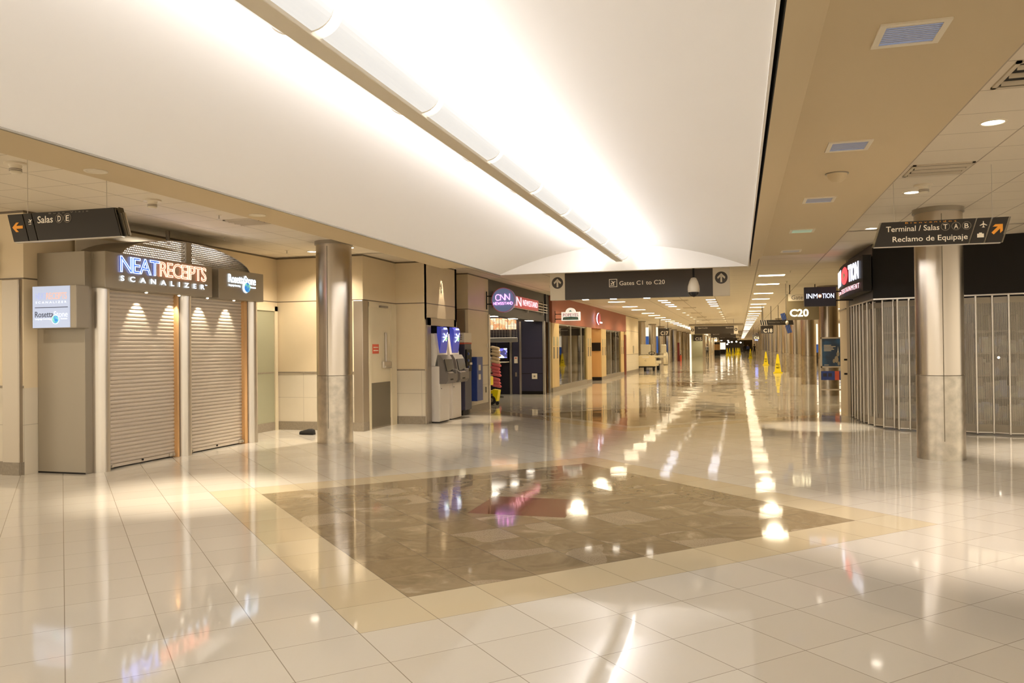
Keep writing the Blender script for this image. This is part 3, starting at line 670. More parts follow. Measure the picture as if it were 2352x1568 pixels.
# ------------------------------------------------------------------ fluorescent strips of the concourse ceiling
def troffer(x, y, label, group, w=.31, d=.15, m=mTUBE):
    t = thing('ceiling_strip_light', label, 'ceiling light', (x, y, ZC), group); b = MB()
    b.box((x - w - .03, y - d - .03, ZC - .006), (x + w + .03, y + d + .03, ZC - .001), mWTRIM); obj('frame', b, t)
    b = MB(); b.box((x - w, y - d, ZC - .012), (x + w, y + d, ZC - .006), m); obj('diffuser', b, t); return t
YR = [21.4, 24.4, 28.6, 32.0, 35.9, 38.8, 43.0, 46.4]
while YR[-1] < 190: YR.append(YR[-1] + (3.9 if len(YR) % 2 else 3.3) * (1 if YR[-1] < 90 else 2))
pR = troffer(.82, YR[0], 'wide ceiling strip light nearest the camera in the bright right row', 'strip lights of the right ceiling row')
for k, y in enumerate(YR[1:]): tree_copy(pR, (.82, y, ZC), f'ceiling strip light, {ordn(k + 1)} from the camera in the bright right row')
YL = [23.2, 27.6, 31.5, 35.5, 38.6, 42.8, 46.0] + [y for y in YR if y > 48]
pL = None
for k, y in enumerate(YL):
    lb = f'ceiling strip light, {ordn(k)} from the camera in the left row'
    tree_copy(pR, (-4.6, y, ZC), lb, 'strip lights of the left ceiling row')
pc = troffer(-2.8, 31.4, 'cool white square light, left cluster on the concourse ceiling, nearest one', 'cool square lights left of centre', .17, .17, mTUBEC)
for k, y in enumerate((32.8, 34.6, 36.1)): tree_copy(pc, (-2.8, y, ZC), f'cool white square light, left cluster, {ordn(k + 1)} from the camera')
for k, y in enumerate((31.6, 33.2, 34.9, 36.6)): tree_copy(pc, (-1.02, y, ZC), f'cool white square light, right cluster below the dome camera, {ordn(k)} from the camera', 'cool square lights right of centre')
pd = None
for side, x in (('left', -2.76), ('right', -.9)):
    for k, y in enumerate((39.1, 43.3, 46.5, 49.9, 53.4, 58, 63, 69)):
        lb = f'small round downlight, {ordn(k)} of the {side} centre row of the concourse'
        if pd is None: pd = downlight(x, y, lb, f'centre row downlights, {side}', r=.11)
        else: tree_copy(pd, (x, y, ZC), lb, f'centre row downlights, {side}')

# the downward light of the strips, one lamp inside each fitting
for k, (x, ys_) in enumerate(((.82, YR), (-4.6, YL))):
    for j, y in enumerate(ys_):
        if y > 75 and j % 2: continue
        lamp('strip_or_fill_lamp', 'SPOT', (x, y, ZC - .02), (190 if y < 75 else 420), (1, .85, .60), spot_size=2.9, spot_blend=.5, shadow_soft_size=.2)
for x, y in ((-1, 205), (-3, 235), (3, 225)): lamp('strip_or_fill_lamp', 'SPOT', (x, y, ZC - .02), 1200, (1, .85, .60), spot_size=2.9, spot_blend=.5, shadow_soft_size=.13)  # extra fill added at the dark far end, no fittings there
# ================================================================== COLUMNS
def column(x, y, label, group, ang, big=False):
    t = thing('steel_column', label, 'column', (x, y, 0), group); R = .29
    b = MB(); b.cyl((x, y, 1.105), (x, y, 3.24), R, mSTEEL, 48, caps=False); obj('upper_cladding', b, t)
    b = MB(); b.cyl((x, y, 0), (x, y, 1.095), R, mSTEELD, 48, caps=False); obj('lower_cladding', b, t)
    b = MB(); b.cyl((x, y, 1.095), (x, y, 1.105), R - .006, mBASE, 48)
    vx, vy = math.cos(ang), math.sin(ang); tx, ty = -vy, vx
    b.slab([(x + vx * (R - .01) + tx * .005, y + vy * (R - .01) + ty * .005, .25), (x + vx * (R - .01) - tx * .005, y + vy * (R - .01) - ty * .005, .25), (x + vx * (R - .01) - tx * .005, y + vy * (R - .01) - ty * .005, 3.2), (x + vx * (R - .01) + tx * .005, y + vy * (R - .01) + ty * .005, 3.2)], (vx * .012, vy * .012, 0), mKICK)
    obj('joint', b, t)
    b = MB(); b.cyl((x, y, 3.24), (x, y, 3.3), R + .02, mTAUPE, 48); obj('collar', b, t)
    return t
cR = column(2.56, 11.8, 'big steel-clad column at right behind the hanging Spanish terminal sign', 'columns of the right row', math.radians(-94))
cL = column(-6.42, 11.98, 'big steel-clad column at left beside the shuttered booth', 'columns of the left row', math.radians(-84))
k = 1
for i, y in enumerate([26.0, 33.3, 40.8, 48.1, 55.4, 62.7, 70, 77.3, 84.6, 91.9, 99.2, 106.5, 121, 135.6, 150]):
    tree_copy(cR, (2.6, y, 0), f'steel-clad column, {ordn(i + 1)} in the right row counted from the camera')
for i, y in enumerate([55.7, 63, 70.3, 77.6, 84.9, 92.2, 99.5, 106.8]):
    tree_copy(cL, (-6.45, y, 0), f'steel-clad column, {ordn(i + 1)} in the left row counted from the camera')
tree_copy(cR, (4.2, 29.0, 0), 'steel-clad column behind the poster stand, set back from the right row')

# ================================================================== SHUTTERED BOOTH
B = thing('shuttered_booth', 'taupe retail booth with two closed roller shutters and lit lettering', 'booth', (-8.1, 10.0, 0))
mb = MB(); mb.box((-8.575, 8.2, 0), (-7.84, 8.345, 2.785), mTAUPE, .006); mb.box((-8.57, 8.196, 0), (-7.84, 8.2, .02), mBLACK); obj('side_panel', mb, B)
mb = MB(); mb.box((-8.54, 11.72, 0), (-7.8, 11.78, 2.79), mTAUPE); obj('side_panel', mb, B)
mb = MB(); mb.box((-8.56, 8.3, 2.7), (-7.8, 11.78, 2.76), mTAUPE); obj('roof_panel', mb, B)
for y in (8.43, 10.02, 11.70):
    mb = MB(); mb.prism([(-7.86 + (.0 if a is None else 0), 0) for a in ()] or [(-7.9, y - .11)] + [(-7.82 + .11 * math.sin(a), y - .11 * math.cos(a)) for a in [PI * i / 12 for i in range(13)]] + [(-7.9, y + .11)], 0, 2.33, mALU, True); obj('round_post', mb, B)
for ya, yb in ((9.86, 9.90), (11.5, 11.58)):
    mb = MB(); mb.box((-7.93, ya, 0), (-7.80, yb, 2.33), mWOOD); obj('wooden_jamb', mb, B)
def shutter(ya, yb):
    b = MB(); z = .06; X = -7.87; h = .052
    while z < 2.33:
        P = [(X, z), (X + .012, z + .008), (X + .016, z + h * .5), (X + .012, z + h - .012), (X, z + h - .004), (X, z + h)]
        for p, q in zip(P, P[1:]): b.face([(p[0], ya, p[1]), (p[0], yb, p[1]), (q[0], yb, q[1]), (q[0], ya, q[1])], mSHUT)
        z += h
    b.box((X - .02, ya, .02), (X + .02, yb, .06), mSHUT)
    s = obj('roller_shutter', b, B)
    for y in (ya + .06, yb - .08):
        c = MB(); c.box((X + .015, y - .05, .02), (X + .05, y + .05, .07), mALU, .006); c.cyl((X + .05, y, .045), (X + .08, y, .045), .015, mALU, 10); obj('lock', c, s)
    c = MB(); c.cyl((X + .02, (ya + yb) / 2, .05), (X + .035, (ya + yb) / 2, .05), .014, mBLACK, 10); obj('keyhole', c, s)
shutter(8.54, 9.86); shutter(10.13, 11.52)
def signbox(ya, yb, zt):
    b = MB(); b.box((-7.92, ya, 2.33), (-7.63, yb, zt), mTAUPE, .008); return obj('sign_box', b, B)
s1 = signbox(8.31, 10.44, 2.79); s2 = signbox(10.60, 11.80, 2.79)
mb = MB(); mb.box((-7.95, 10.40, 2.33), (-7.78, 10.64, 2.79), mTAUPE); obj('sign_spacer', mb, B)
# lettering
O = (-7.622, 0, 0)
mb = MB(); text(mb, 'NEAT', 8.56, 9.27, 2.555, 2.745, O, '+x', mNBLUEF, spacing=.86); text(mb, 'NEAT', 8.55, 9.28, 2.545, 2.755, (-7.612, 0, 0), '+x', mNBLUE, outline=.016, spacing=.86)
obj('lettering', mb, s1, label='blue neon outlined letters')
mb = MB(); text(mb, 'RECEIPTS', 9.29, 10.27, 2.555, 2.745, O, '+x', mNREDF, spacing=.86); text(mb, 'RECEIPTS', 9.28, 10.28, 2.545, 2.755, (-7.612, 0, 0), '+x', mNRED, outline=.016, spacing=.86)
obj('lettering', mb, s1, label='orange-red neon outlined letters')
mb = MB(); text(mb, 'SCANALIZER', 8.56, 10.24, 2.435, 2.50, (-7.615, 0, 0), '+x', mNWH, spacing=2.3, bold=.02); text(mb, 'TM', 10.26, 10.31, 2.49, 2.505, O, '+x', mNWH); obj('lettering', mb, s1, label='small widely spaced white letters')
mb = MB(); text(mb, 'RosettaStone', 10.83, 11.56, 2.59, 2.72, (-7.618, 0, 0), '+x', mNWH, spacing=.9, bold=.01); text(mb, 'Language Learning', 10.83, 11.14, 2.535, 2.565, (-7.618, 0, 0), '+x', mNWH, bold=.03)
text(mb, 'Success', 11.40, 11.56, 2.535, 2.565, (-7.618, 0, 0), '+x', mNWH, bold=.03); obj('lettering', mb, s2, label='white back-lit letters')
mb = MB(); mb.sphere((-7.60, 11.30, 2.535), .075, mGLOBE, (.35, 1, 1.05)); disc2(mb, (-7.621, 11.29, 2.535), .088, '+x', mNWH); obj('globe_emblem', mb, s2, label='small blue and green globe')
# downlights under the sign boxes
for y in (9.12, 9.78, 10.42, 11.08):
    mb = MB(); mb.cyl((-7.70, y, 2.318), (-7.70, y, 2.331), .03, mALU, 14); mb.sphere((-7.70, y, 2.318), .02, mDOWN, (1, 1, .6), 10); obj('spot_lamp', mb, B)
    lamp('booth_spot', 'SPOT', (-7.72, y, 2.29), 22, WARM2, (-.34, 0, -1), spot_size=1.15, spot_blend=.5, shadow_soft_size=.015)
# arched crown
mb = MB(); N = 24; y0, y1, zb, zt, xa, xb = 8.72, 11.66, 2.79, 3.12, -7.80, -8.5
arc = [(y0 + (y1 - y0) * i / N, zb + (zt - zb) * (1 - (2 * i / N - 1) ** 2) ** .62) for i in range(N + 1)]
for (p, q) in zip(arc, arc[1:]):
    mb.face([(xa + .03, p[0], p[1]), (xa + .03, q[0], q[1]), (xb, q[0], q[1]), (xb, p[0], p[1])], mTAUPE, smooth=True)
    mb.face([(xa + .03, p[0], p[1]), (xa + .03, q[0], q[1]), (xa + .03, q[0], q[1] - .012), (xa + .03, p[0], p[1] - .012)], mALU)
obj('arched_roof', mb, B)
for ya, yb in ((8.72, 10.02), (10.14, 11.66)):
    mb = MB()
    for (p, q) in zip(arc, arc[1:]):
        a, c = max(p[0], ya), min(q[0], yb)
        if c <= a: continue
        za = p[1] + (q[1] - p[1]) * (a - p[0]) / (q[0] - p[0]); zc = p[1] + (q[1] - p[1]) * (c - p[0]) / (q[0] - p[0])
        mb.face([(xa, a, zb), (xa, c, zb), (xa, c, zc), (xa, a, za)], mPERF, [(a, zb), (c, zb), (c, zc), (a, za)])
    obj('perforated_panel', mb, B, label='perforated metal arch panel')
mb = MB(); mb.box((xa - .05, 10.02, 2.76), (xa + .04, 10.14, 3.11), mTAUPE); obj('arch_divider', mb, B)
mb = MB(); mb.cyl((-8.1, 10.05, 3.1), (-8.1, 10.05, 3.3), .03, mBASE, 10); obj('ceiling_stem', mb, B)
mb = MB(); mb.box((-8.52, 8.75, 2.77), (-8.50, 11.65, 3.08), mWHITE); obj('crown_back', mb, B)
lamp('crown_lamp', 'AREA', (-8.15, 10.1, 2.80), 28, COOL, (0, 0, 1), shape='RECTANGLE', size=.3, size_y=2.4)
# light box sign on the side panel
t = thing('lightbox_sign', 'small square lit box sign on the end panel of the shuttered booth', 'sign', (-8.2, 8.2, 1.82))
mb = MB(); mb.box((-8.42, 7.98, 1.815), (-7.76, 8.195, 2.345), mTAUPE, .01); obj('housing', mb, t)
mb = MB(); mb.box((-8.41, 7.972, 1.825), (-7.845, 7.982, 2.335), mLBOX); obj('lit_face', mb, t)
Y = 7.969; O = (.08, Y, 0); mb = MB()
text(mb, 'NEAT', -8.44, -8.28, 2.175, 2.255, O, '-y', mINKB, spacing=.9, bold=-.01); text(mb, 'RECEIPTS', -8.275, -7.965, 2.175, 2.255, O, '-y', mINKR, spacing=.9); text(mb, 'SCANALIZER', -8.44, -7.97, 2.125, 2.15, O, '-y', mINKW, spacing=1.6)
mb.box((-8.37, Y - .002, 2.07), (-7.87, Y, 2.078), mINK)
text(mb, 'Rosetta', -8.45, -8.17, 1.955, 2.025, O, '-y', mINK); text(mb, 'Stone', -8.16, -7.955, 1.955, 2.025, O, '-y', mINKW, bold=-.01); text(mb, 'Language Learning', -8.45, -8.21, 1.925, 1.945, O, '-y', mINKW); text(mb, 'Success', -8.06, -7.96, 1.925, 1.945, O, '-y', mINKW)
obj('lettering', mb, t)
mb = MB(); disc2(mb, (-8.055, Y - .003, 1.925), .058, '-y', mINKW); mb.sphere((-8.055, Y - .004, 1.925), .05, mGLOBE, (1, .25, 1)); obj('globe_emblem', mb, t, label='small blue and green globe')

# ================================================================== HANGING SIGNS
def hang_skew(name, label, y, panels, zb, zt, skew, rods, ends):
    """panels: list of (x0, x1) at the top edge; the slanted ends shift by skew at the bottom"""
    t = thing(name, label, 'sign', ((panels[0][0] + panels[-1][1]) / 2, y, zb))
    for x0, x1 in panels:
        b = MB(); b.slab([(x0 + skew, y, zb), (x1 + skew, y, zb), (x1, y, zt), (x0, y, zt)], (0, .05, 0), mSIGNB); obj('sign_panel', b, t)
    b = MB(); x0, x1 = panels[0][0], panels[-1][1]
    b.slab([(x0 + skew, y + .01, zb - .008), (x1 + skew, y + .01, zb - .008), (x1 + skew, y + .01, zb), (x0 + skew, y + .01, zb)], (0, .04, 0), mALU)
    for a, c in ends: b.slab([(a + skew, y + .005, zb), (a + skew + c, y + .005, zb), (a + c, y + .005, zt), (a, y + .005, zt)], (0, .05, 0), mACR)
    obj('metal_edges', b, t)
    for x in rods: b = MB(); b.cyl((x, y + .03, zt), (x, y + .03, ZC), .003, mALU, 6); obj('hanger_wire', b, t)
    return t
Y = 5.8
t = hang_skew('hanging_sign', 'black slanted hanging sign at left with orange arrow and Spanish gate letters D E', Y, [(-6.40, -6.235), (-6.22, -6.135), (-6.12, -5.235)], 2.525, 2.775, .075, (-6.2, -5.33), ((-6.235, .012), (-6.135, .012), (-5.235, .018), (-5.19, .012)))
O = (0, Y - .003, 0); mb = MB(); arrow(mb, (-6.28, Y - .004, 2.655), .12, PI / 2, '-y', mORANGE); obj('arrow_symbol', mb, t)
mb = MB(); plane_icon(mb, (-6.135, Y - .004, 2.705), .045, -1.0, '-y', mLETTER); mb.box((-6.155, Y - .004, 2.672), (-6.125, Y - .003, 2.676), mLETTER); obj('airplane_symbol', mb, t)
mb = MB(); text(mb, 'Salas', -6.055, -5.885, 2.68, 2.742, O, '-y', mLETTER, bold=.006)
for x, c in ((-5.815, 'D'), (-5.725, 'E')):
    ring(mb, (x, Y - .004, 2.71), .037, .041, '-y', mTAUPE); text(mb, c, x - .017, x + .017, 2.685, 2.735, O, '-y', mLETTER, bold=.006)
text(mb, 'Buen Viaje', -5.93, -5.5, 2.755, 2.767, O, '-y', mTAUPE, spacing=1.8); obj('lettering', mb, t)
mb = MB(); mb.slab([(-5.145, Y + .05, 2.54), (-5.115, Y + .05, 2.54), (-5.175, Y + .05, 2.74), (-5.205, Y + .05, 2.74)], (0, .03, 0), mALU); obj('end_cap', mb, t)
Y = 9.0
t = hang_skew('hanging_sign', 'black slanted hanging sign at right with Spanish terminal directions and orange arrow', Y, [(1.43, 2.30), (2.315, 2.435), (2.455, 2.59)], 2.515, 2.765, -.075, (1.55, 2.45), ((2.30, .012), (2.438, .012), (2.59, .02), (1.415, .012)))
O = (0, Y - .003, 0); mb = MB(); text(mb, 'Terminal / Salas', 1.47, 1.965, 2.665, 2.72, O, '-y', mLETTER, bold=.006); text(mb, 'Reclamo de Equipaje', 1.53, 2.22, 2.56, 2.613, O, '-y', mLETTER, bold=.006)
for x, c in ((2.02, 'T'), (2.117, 'A'), (2.212, 'B')):
    ring(mb, (x, Y - .004, 2.695), .037, .041, '-y', mTAUPE); text(mb, c, x - .019, x + .019, 2.67, 2.718, O, '-y', mLETTER, bold=.006)
text(mb, 'Bienvenidos', 1.65, 2.12, 2.742, 2.757, O, '-y', mORANGE, spacing=1.6); obj('lettering', mb, t)
mb = MB(); plane_icon(mb, (2.362, Y - .004, 2.70), .065, 0, '-y', mLETTER); mb.box((2.305, Y - .004, 2.57), (2.365, Y - .003, 2.608), mLETTER); mb.box((2.322, Y - .004, 2.608), (2.348, Y - .003, 2.618), mLETTER); obj('travel_symbols', mb, t)
mb = MB(); arrow(mb, (2.488, Y - .004, 2.65), .13, -PI / 4, '-y', mORANGE); obj('arrow_symbol', mb, t)
# gates sign
Y = 15.6
t = thing('gates_sign', 'wide dark sign reading Gates C1 to C20 with an up arrow at each end', 'sign', (-1.88, Y, 2.46))
mb = MB(); mb.box((-3.3, Y, 2.46), (-.46, Y + .12, 2.985), mSIGN, .004); obj('sign_panel', mb, t)
for a, c in ((-3.6, -3.3), (-.46, -.15)):
    mb = MB(); mb.box((a, Y, 2.455), (c, Y + .12, 2.985), mWHITE, .004); obj('white_end_panel', mb, t, label='white end panel with an up arrow')
    mb = MB(); x = (a + c) / 2; disc2(mb, (x, Y - .003, 2.80), .115, '-y', mSIGN)
    O_ = Y - .005
    for P in ([(-.017, -.085), (.017, -.085), (.017, .05), (-.017, .05)], [(0, .085), (-.075, .01), (-.062, -.025), (0, .035)], [(0, .085), (0, .035), (.062, -.025), (.075, .01)]):
        mb.face([(x + p[0], O_, 2.80 + p[1]) for p in P], mWHITE)
    obj('arrow_symbol', mb, t)
O = (0, Y - .003, 0); mb = MB(); text(mb, 'Gates C1 to C20', -2.22, -1.35, 2.715, 2.795, O, '-y', mLETTER); obj('lettering', mb, t)
mb = MB()
for a, c in (((-2.42, 2.685), (-2.41, 2.84)), ((-2.275, 2.685), (-2.265, 2.84)), ((-2.42, 2.685), (-2.265, 2.695)), ((-2.42, 2.83), (-2.265, 2.84)), ((-2.40, 2.715), (-2.32, 2.724))): mb.box((a[0], Y - .004, a[1]), (c[0], Y - .001, c[1]), mLETTER)
plane_icon(mb, (-2.34, Y - .004, 2.77), .10, -1.05, '-y', mLETTER); obj('airplane_symbol', mb, t)
mb = MB(); mb.box((-3.5, Y + .04, 2.985), (-3.46, Y + .08, ZC), mALU); mb.box((-.3, Y + .04, 2.985), (-.26, Y + .08, ZC), mALU); obj('hanger_post', mb, t)
for x in (-2.9, -2.35, -1.7):
    mb = MB(); mb.box((x - .06, Y + .02, 2.452), (x + .06, Y + .1, 2.462), mDOWN); obj('lamp_slot', mb, t)
# dome camera
t = thing('dome_camera', 'white egg-shaped security camera hanging on a black pole before the gates sign', 'security camera', (-.745, 14.3, 2.36))
c = (-.745, 14.3, 0); mb = MB(); mb.cyl((c[0], c[1], 2.70), (c[0], c[1], ZC), .018, mBLACK, 14); obj('pole', mb, t)
mb = MB(); mb.lathe(c, [(.02, 2.71), (.045, 2.70), (.075, 2.64), (.098, 2.56), (.102, 2.50), (.098, 2.46), (.092, 2.455)], mWHITE, 28); obj('housing', mb, t)
mb = MB(); mb.lathe(c, [(.092, 2.455), (.085, 2.42), (.06, 2.385), (.001, 2.37)], mATMD, 28); obj('lens_dome', mb, t)
# second directory sign under a beam, third and fourth beyond
def dirsign(Y, x0, x1, zb, zt, label, l1, l2, beam=True):
    t = thing('directory_sign', label, 'sign', ((x0 + x1) / 2, Y, zb), 'far directory signs'); w = (x1 - x0) * .085
    b = MB(); b.box((x0 + w, Y, zb), (x1 - w, Y + .12, zt), mSIGN); obj('sign_panel', b, t)
    for k, (a, c) in enumerate(((x0, x0 + w), (x1 - w, x1))):
        b = MB(); b.box((a, Y, zb - .03), (c, Y + .12, zt), mWHITE); obj('white_end_panel', b, t)
        b = MB(); xx = (a + c) / 2; disc2(b, (xx, Y - .01, (zb + zt) / 2), .1, '-y', mSIGN); arrow(b, (xx, Y - .02, (zb + zt) / 2), .14, 0 if k == 0 else PI / 2, '-y', mWHITE); obj('arrow_symbol', b, t)
    b = MB(); W_ = x1 - x0
    text(b, l1, x0 + W_ * .16, x0 + W_ * .36, zt - .16, zt - .08, (0, Y - .01, 0), '-y', mLETTER); text(b, l2, x1 - W_ * .25, x1 - W_ * .1, zt - .16, zt - .08, (0, Y - .01, 0), '-y', mLETTER); obj('lettering', b, t)
    if beam: b = MB(); b.box((x0 - .1, Y - .05, zt + .03), (x1 + .35, Y + .2, zt + .16), mTAUPE); b.box((x0 + .3, Y, zt), (x0 + .35, Y + .1, ZC), mALU); b.box((x1 - .3, Y, zt), (x1 - .25, Y + .1, ZC), mALU); obj('support_beam', b, t)
dirsign(55, -3.1, -.05, 2.36, 2.86, 'dark directory sign under a beam, first beyond the gates sign', 'Gates C1 to C16', 'Restrooms')
dirsign(84, -3.0, -.02, 2.38, 2.85, 'dark directory sign far down the concourse, second beyond the gates sign', 'Gates C1 to C14', 'Restrooms', True)
dirsign(118, -3.0, 0.0, 2.36, 2.85, 'smallest farthest dark directory sign over the concourse', 'Gates C1 to C12', 'Restrooms', True)
# gate number signs
def gatesign(x0, x1, Y, zb, zt, num, label, lit=False, gate=False, extra=0):
    t = thing('gate_number_sign', label, 'sign', ((x0 + x1) / 2, Y, zb)); b = MB()
    b.box((x0, Y, zb), (x1, Y + .1, zt), mSIGN if not lit else GREENB, .004); obj('sign_panel', b, t)
    if gate:
        b = MB(); b.box((x0 + .05, Y - .012, zt - .2), (x1, Y, zt), mVENT); text(b, 'Gate', x0 + .14, x0 + .46, zt - .16, zt - .04, (0, Y - .014, 0), '-y', mSIGN); obj('upper_strip', b, t)
    b = MB(); H = zt - zb
    text(b, num, x0 + (x1 - x0) * (.1 if lit else .22), x1 - (x1 - x0) * (.32 if lit else .08), zb + H * .14, zb + H * (.42 if lit else .62), (0, Y - .01, 0), '-y', NUMLIT if lit else mLETTER, bold=.03); obj('gate_number', b, t)
    for x in (x0 + .1, x1 - .1): b = MB(); b.cyl((x, Y + .05, zt), (x, Y + .05, ZC), .012, mBLACK, 8); obj('hanger_rod', b, t)
    if extra: b = MB(); b.box((x0 - .05, Y - .03, zt + .02), (x1 + extra, Y + .1, zt + .2), mTAUPE); obj('top_bar', b, t)
    return t
GREENB = mat('olive_sign', (.15, .115, .06), .4)
NUMLIT = emis('lit_number', (1.0, .86, .55), 1.6)
gatesign(1.36, 2.26, 25.0, 2.26, 3.02, 'C20', 'large gate sign with glowing number C20 behind the blue and red shop sign', True, True)
gatesign(.95, 1.50, 38.0, 2.07, 2.42, 'C18', 'dark gate sign C18 hanging right of the bright ceiling strips')
gatesign(.95 + .3, 1.9, 80, 2.1, 2.6, 'C16', 'small dark gate sign C16 far down the right side')
gatesign(-5.05, -4.35, 53.0, 2.22, 2.72, 'C17', 'dark gate sign C17 hanging at the left above the golf cart')
gatesign(-5.1, -4.1, 96, 2.15, 2.85, 'C15', 'small dark gate sign C15 far down the left side')
t = thing('slanted_directory', 'black slanted directory bar just above the gate C18 sign', 'sign', (1.6, 37.6, 2.42)); mb = MB()
for x0, x1 in ((.92, .98), (1.0, 1.07), (1.09, 1.16), (1.18, 2.3)): mb.slab([(x0 + .04, 37.6, 2.43), (x1 + .04, 37.6, 2.43), (x1, 37.6, 2.66), (x0, 37.6, 2.66)], (0, .06, 0), mSIGNB)
obj('sign_panel', mb, t); mb = MB(); text(mb, 'Terminal Salas T A B', 1.26, 2.0, 2.53, 2.59, (0, 37.58, 0), '-y', mTAUPE)
for x in (.985, 1.075, 1.165): mb.slab([(x + .04, 37.59, 2.43), (x + .055, 37.59, 2.43), (x + .015, 37.59, 2.66), (x, 37.59, 2.66)], (0, .01, 0), mLETTER)
obj('lettering', mb, t)
mb = MB(); mb.cyl((1.0, 37.63, 2.66), (1.0, 37.63, ZC), .01, mBLACK); mb.cyl((1.7, 37.63, 2.66), (1.7, 37.63, ZC), .01, mBLACK); obj('hanger_rod', mb, t)
# satellite-like hanging ornament
t = thing('hanging_ornament', 'hanging ornament of two blue striped wings around a white hub', 'ornament', (1.35, 24.5, 1.9))
def wing(cx, cz, w, h, a):
    b = MB(); ca, sa = math.cos(a), math.sin(a)
    def q(x, z): return (cx + x * ca - z * sa, 24.5, cz + x * sa + z * ca)
    b.slab([q(-w, -h), q(w, -h), q(w, h), q(-w, h)], (0, .02, 0), mINK)
    for k in range(3): x = -w + 2 * w * (k + .5) / 3; b.slab([q(x - w * .1, -h * .96), q(x + w * .1, -h * .96), q(x + w * .1, h * .96), q(x - w * .1, h * .96)], (0, -.006, 0), WINGB)
    return b
WINGB = emis('blue_stripe', (.10, .20, .55), .3)
obj('wing', wing(1.25, 2.35, .065, .10, .28), t); obj('wing', wing(1.385, 1.99, .065, .12, .28), t)
mb = MB(); mb.sphere((1.345, 24.5, 2.17), .045, mWHITE, (1, .7, 1.3)); obj('hub', mb, t); mb = MB(); mb.cyl((1.32, 24.5, 2.2), (1.32, 24.5, ZC), .006, mBLACK, 6); obj('hanger_wire', mb, t)
# ================================================================== BANK MACHINES
def atm(y, label):
    t = thing('bank_machine', label, 'cash machine', (-6.1, y + .26, 0), 'bank machines in the steel alcove'); W_ = .60
    b = MB(); b.box((-6.5, y, .02), (-5.92, y + W_, 1.16), mATM, .012); b.box((-6.5, y + .02, 0), (-5.94, y + W_ - .02, .03), mBLACK)
    b.box((-5.925, y + .03, .06), (-5.912, y + W_ - .03, .38), mATM, .004); b.box((-5.925, y + .03, .40), (-5.915, y + W_ - .03, .92), mATM, .004); b.cyl((-5.92, y + .1, .7), (-5.905, y + .1, .7), .012, mATMG, 8)
    b.box((-6.36, y - .004, .02), (-6.33, y, .12), mATMG); obj('cabinet', b, t)
    # grey fascia with hooded screen
    b = MB(); P = [(-5.96, .80), (-5.78, .80), (-5.73, .87), (-5.73, 1.01), (-5.79, 1.04), (-5.84, 1.29), (-5.90, 1.39), (-5.96, 1.39)]
    b.slab([(x, y + .01, z) for x, z in P], (0, W_ - .02, 0), mATMG); f = obj('fascia', b, t, label='grey moulded fascia')
    b = MB(); b.slab([(-5.785, y + .07, 1.06), (-5.785, y + W_ - .07, 1.06), (-5.838, y + W_ - .07, 1.30), (-5.838, y + .07, 1.30)], (.012, 0, .003), mATMD); obj('screen', b, f)
    b = MB(); b.slab([(-5.735, y + .1, 1.015), (-5.735, y + .38, 1.015), (-5.79, y + .38, 1.042), (-5.79, y + .1, 1.042)], (.002, 0, .006), mALU); b.box((-5.74, y + .15, .87), (-5.728, y + .32, .90), mBLACK); obj('keypad', b, f)
    b = MB(); b.box((-5.80, y + .41, 1.0), (-5.70, y + .49, 1.09), mATMG, .01); obj('card_slot', b, f)
    b = MB(); b.box((-6.5, y + .01, 1.16), (-6.02, y + W_ - .01, 1.84), mATM, .02); b.slab([(-6.02, y + .01, 1.16), (-5.96, y + .01, 1.40), (-6.02, y + .01, 1.84)], (0, W_ - .02, 0), mATM); obj('upper_housing', b, t)
    b = MB(); Q = [(-6.03, 1.40), (-5.985, 1.40), (-5.965, 1.5), (-5.925, 1.82), (-5.935, 1.93), (-5.97, 1.98), (-6.03, 1.98)]
    b.slab([(x + .015, y + .14, z) for x, z in Q], (0, W_ - .2, 0), mATMB); tp = obj('topper', b, t, label='curved glowing blue topper')
    b = MB(); yy = y + .34; xf = -5.898
    def st(p, q, w, m):
        d = Vector((0, q[0] - p[0], q[1] - p[1])).normalized(); s_ = Vector((0, -d.z, d.y)) * w; P0 = Vector((xf + (p[1] - 1.85) * .125 + .006, yy + p[0], p[1])); P1 = Vector((xf + (q[1] - 1.85) * .125 + .006, yy + q[0], q[1]))
        b.face([P0 - s_, P1 - s_, P1 + s_, P0 + s_], m)
    for (p, q) in (((-.12, 1.66), (-.02, 1.72)), ((-.02, 1.72), (.06, 1.80)), ((.06, 1.80), (.10, 1.86)), ((-.12, 1.84), (-.02, 1.80)), ((-.02, 1.80), (.05, 1.72)), ((.05, 1.72), (.09, 1.68)), ((-.13, 1.76), (0, 1.755)), ((0, 1.755), (.1, 1.79))): st(p, q, .011, mGLOW)
    st((.0, 1.705), (.1, 1.75), .03, mGLOWG)
    b.face([(xf - .004, yy - .09, 1.925), (xf - .004, yy + .10, 1.925), (xf - .012, yy + .10, 1.955), (xf - .012, yy - .09, 1.955)], mGLOW); obj('bank_emblem', b, tp, label='white crossed strokes with a green patch')
    return t
atm(15.47, 'white and grey cash machine with glowing blue topper, nearer one beside the cream wall'); atm(16.22, 'white and grey cash machine with glowing blue topper, farther one under the spotlight')
t = thing('steel_surround', 'brushed steel surround framing the pair of bank machines', 'frame', (-6.1, 16.13, 0))
mb = MB(); mb.box((-6.13, 15.24, 0), (-6.085, 15.46, 2.16), mSTEELP, .004); mb.box((-6.13, 16.09, 0), (-6.09, 16.2, 2.16), mWTRIM, .004); mb.box((-6.13, 16.84, 0), (-6.085, 17.0, 2.16), mSTEELP, .004); mb.box((-6.13, 15.24, 2.0), (-6.085, 17.0, 2.16), mSTEELP, .004); obj('frame', mb, t)
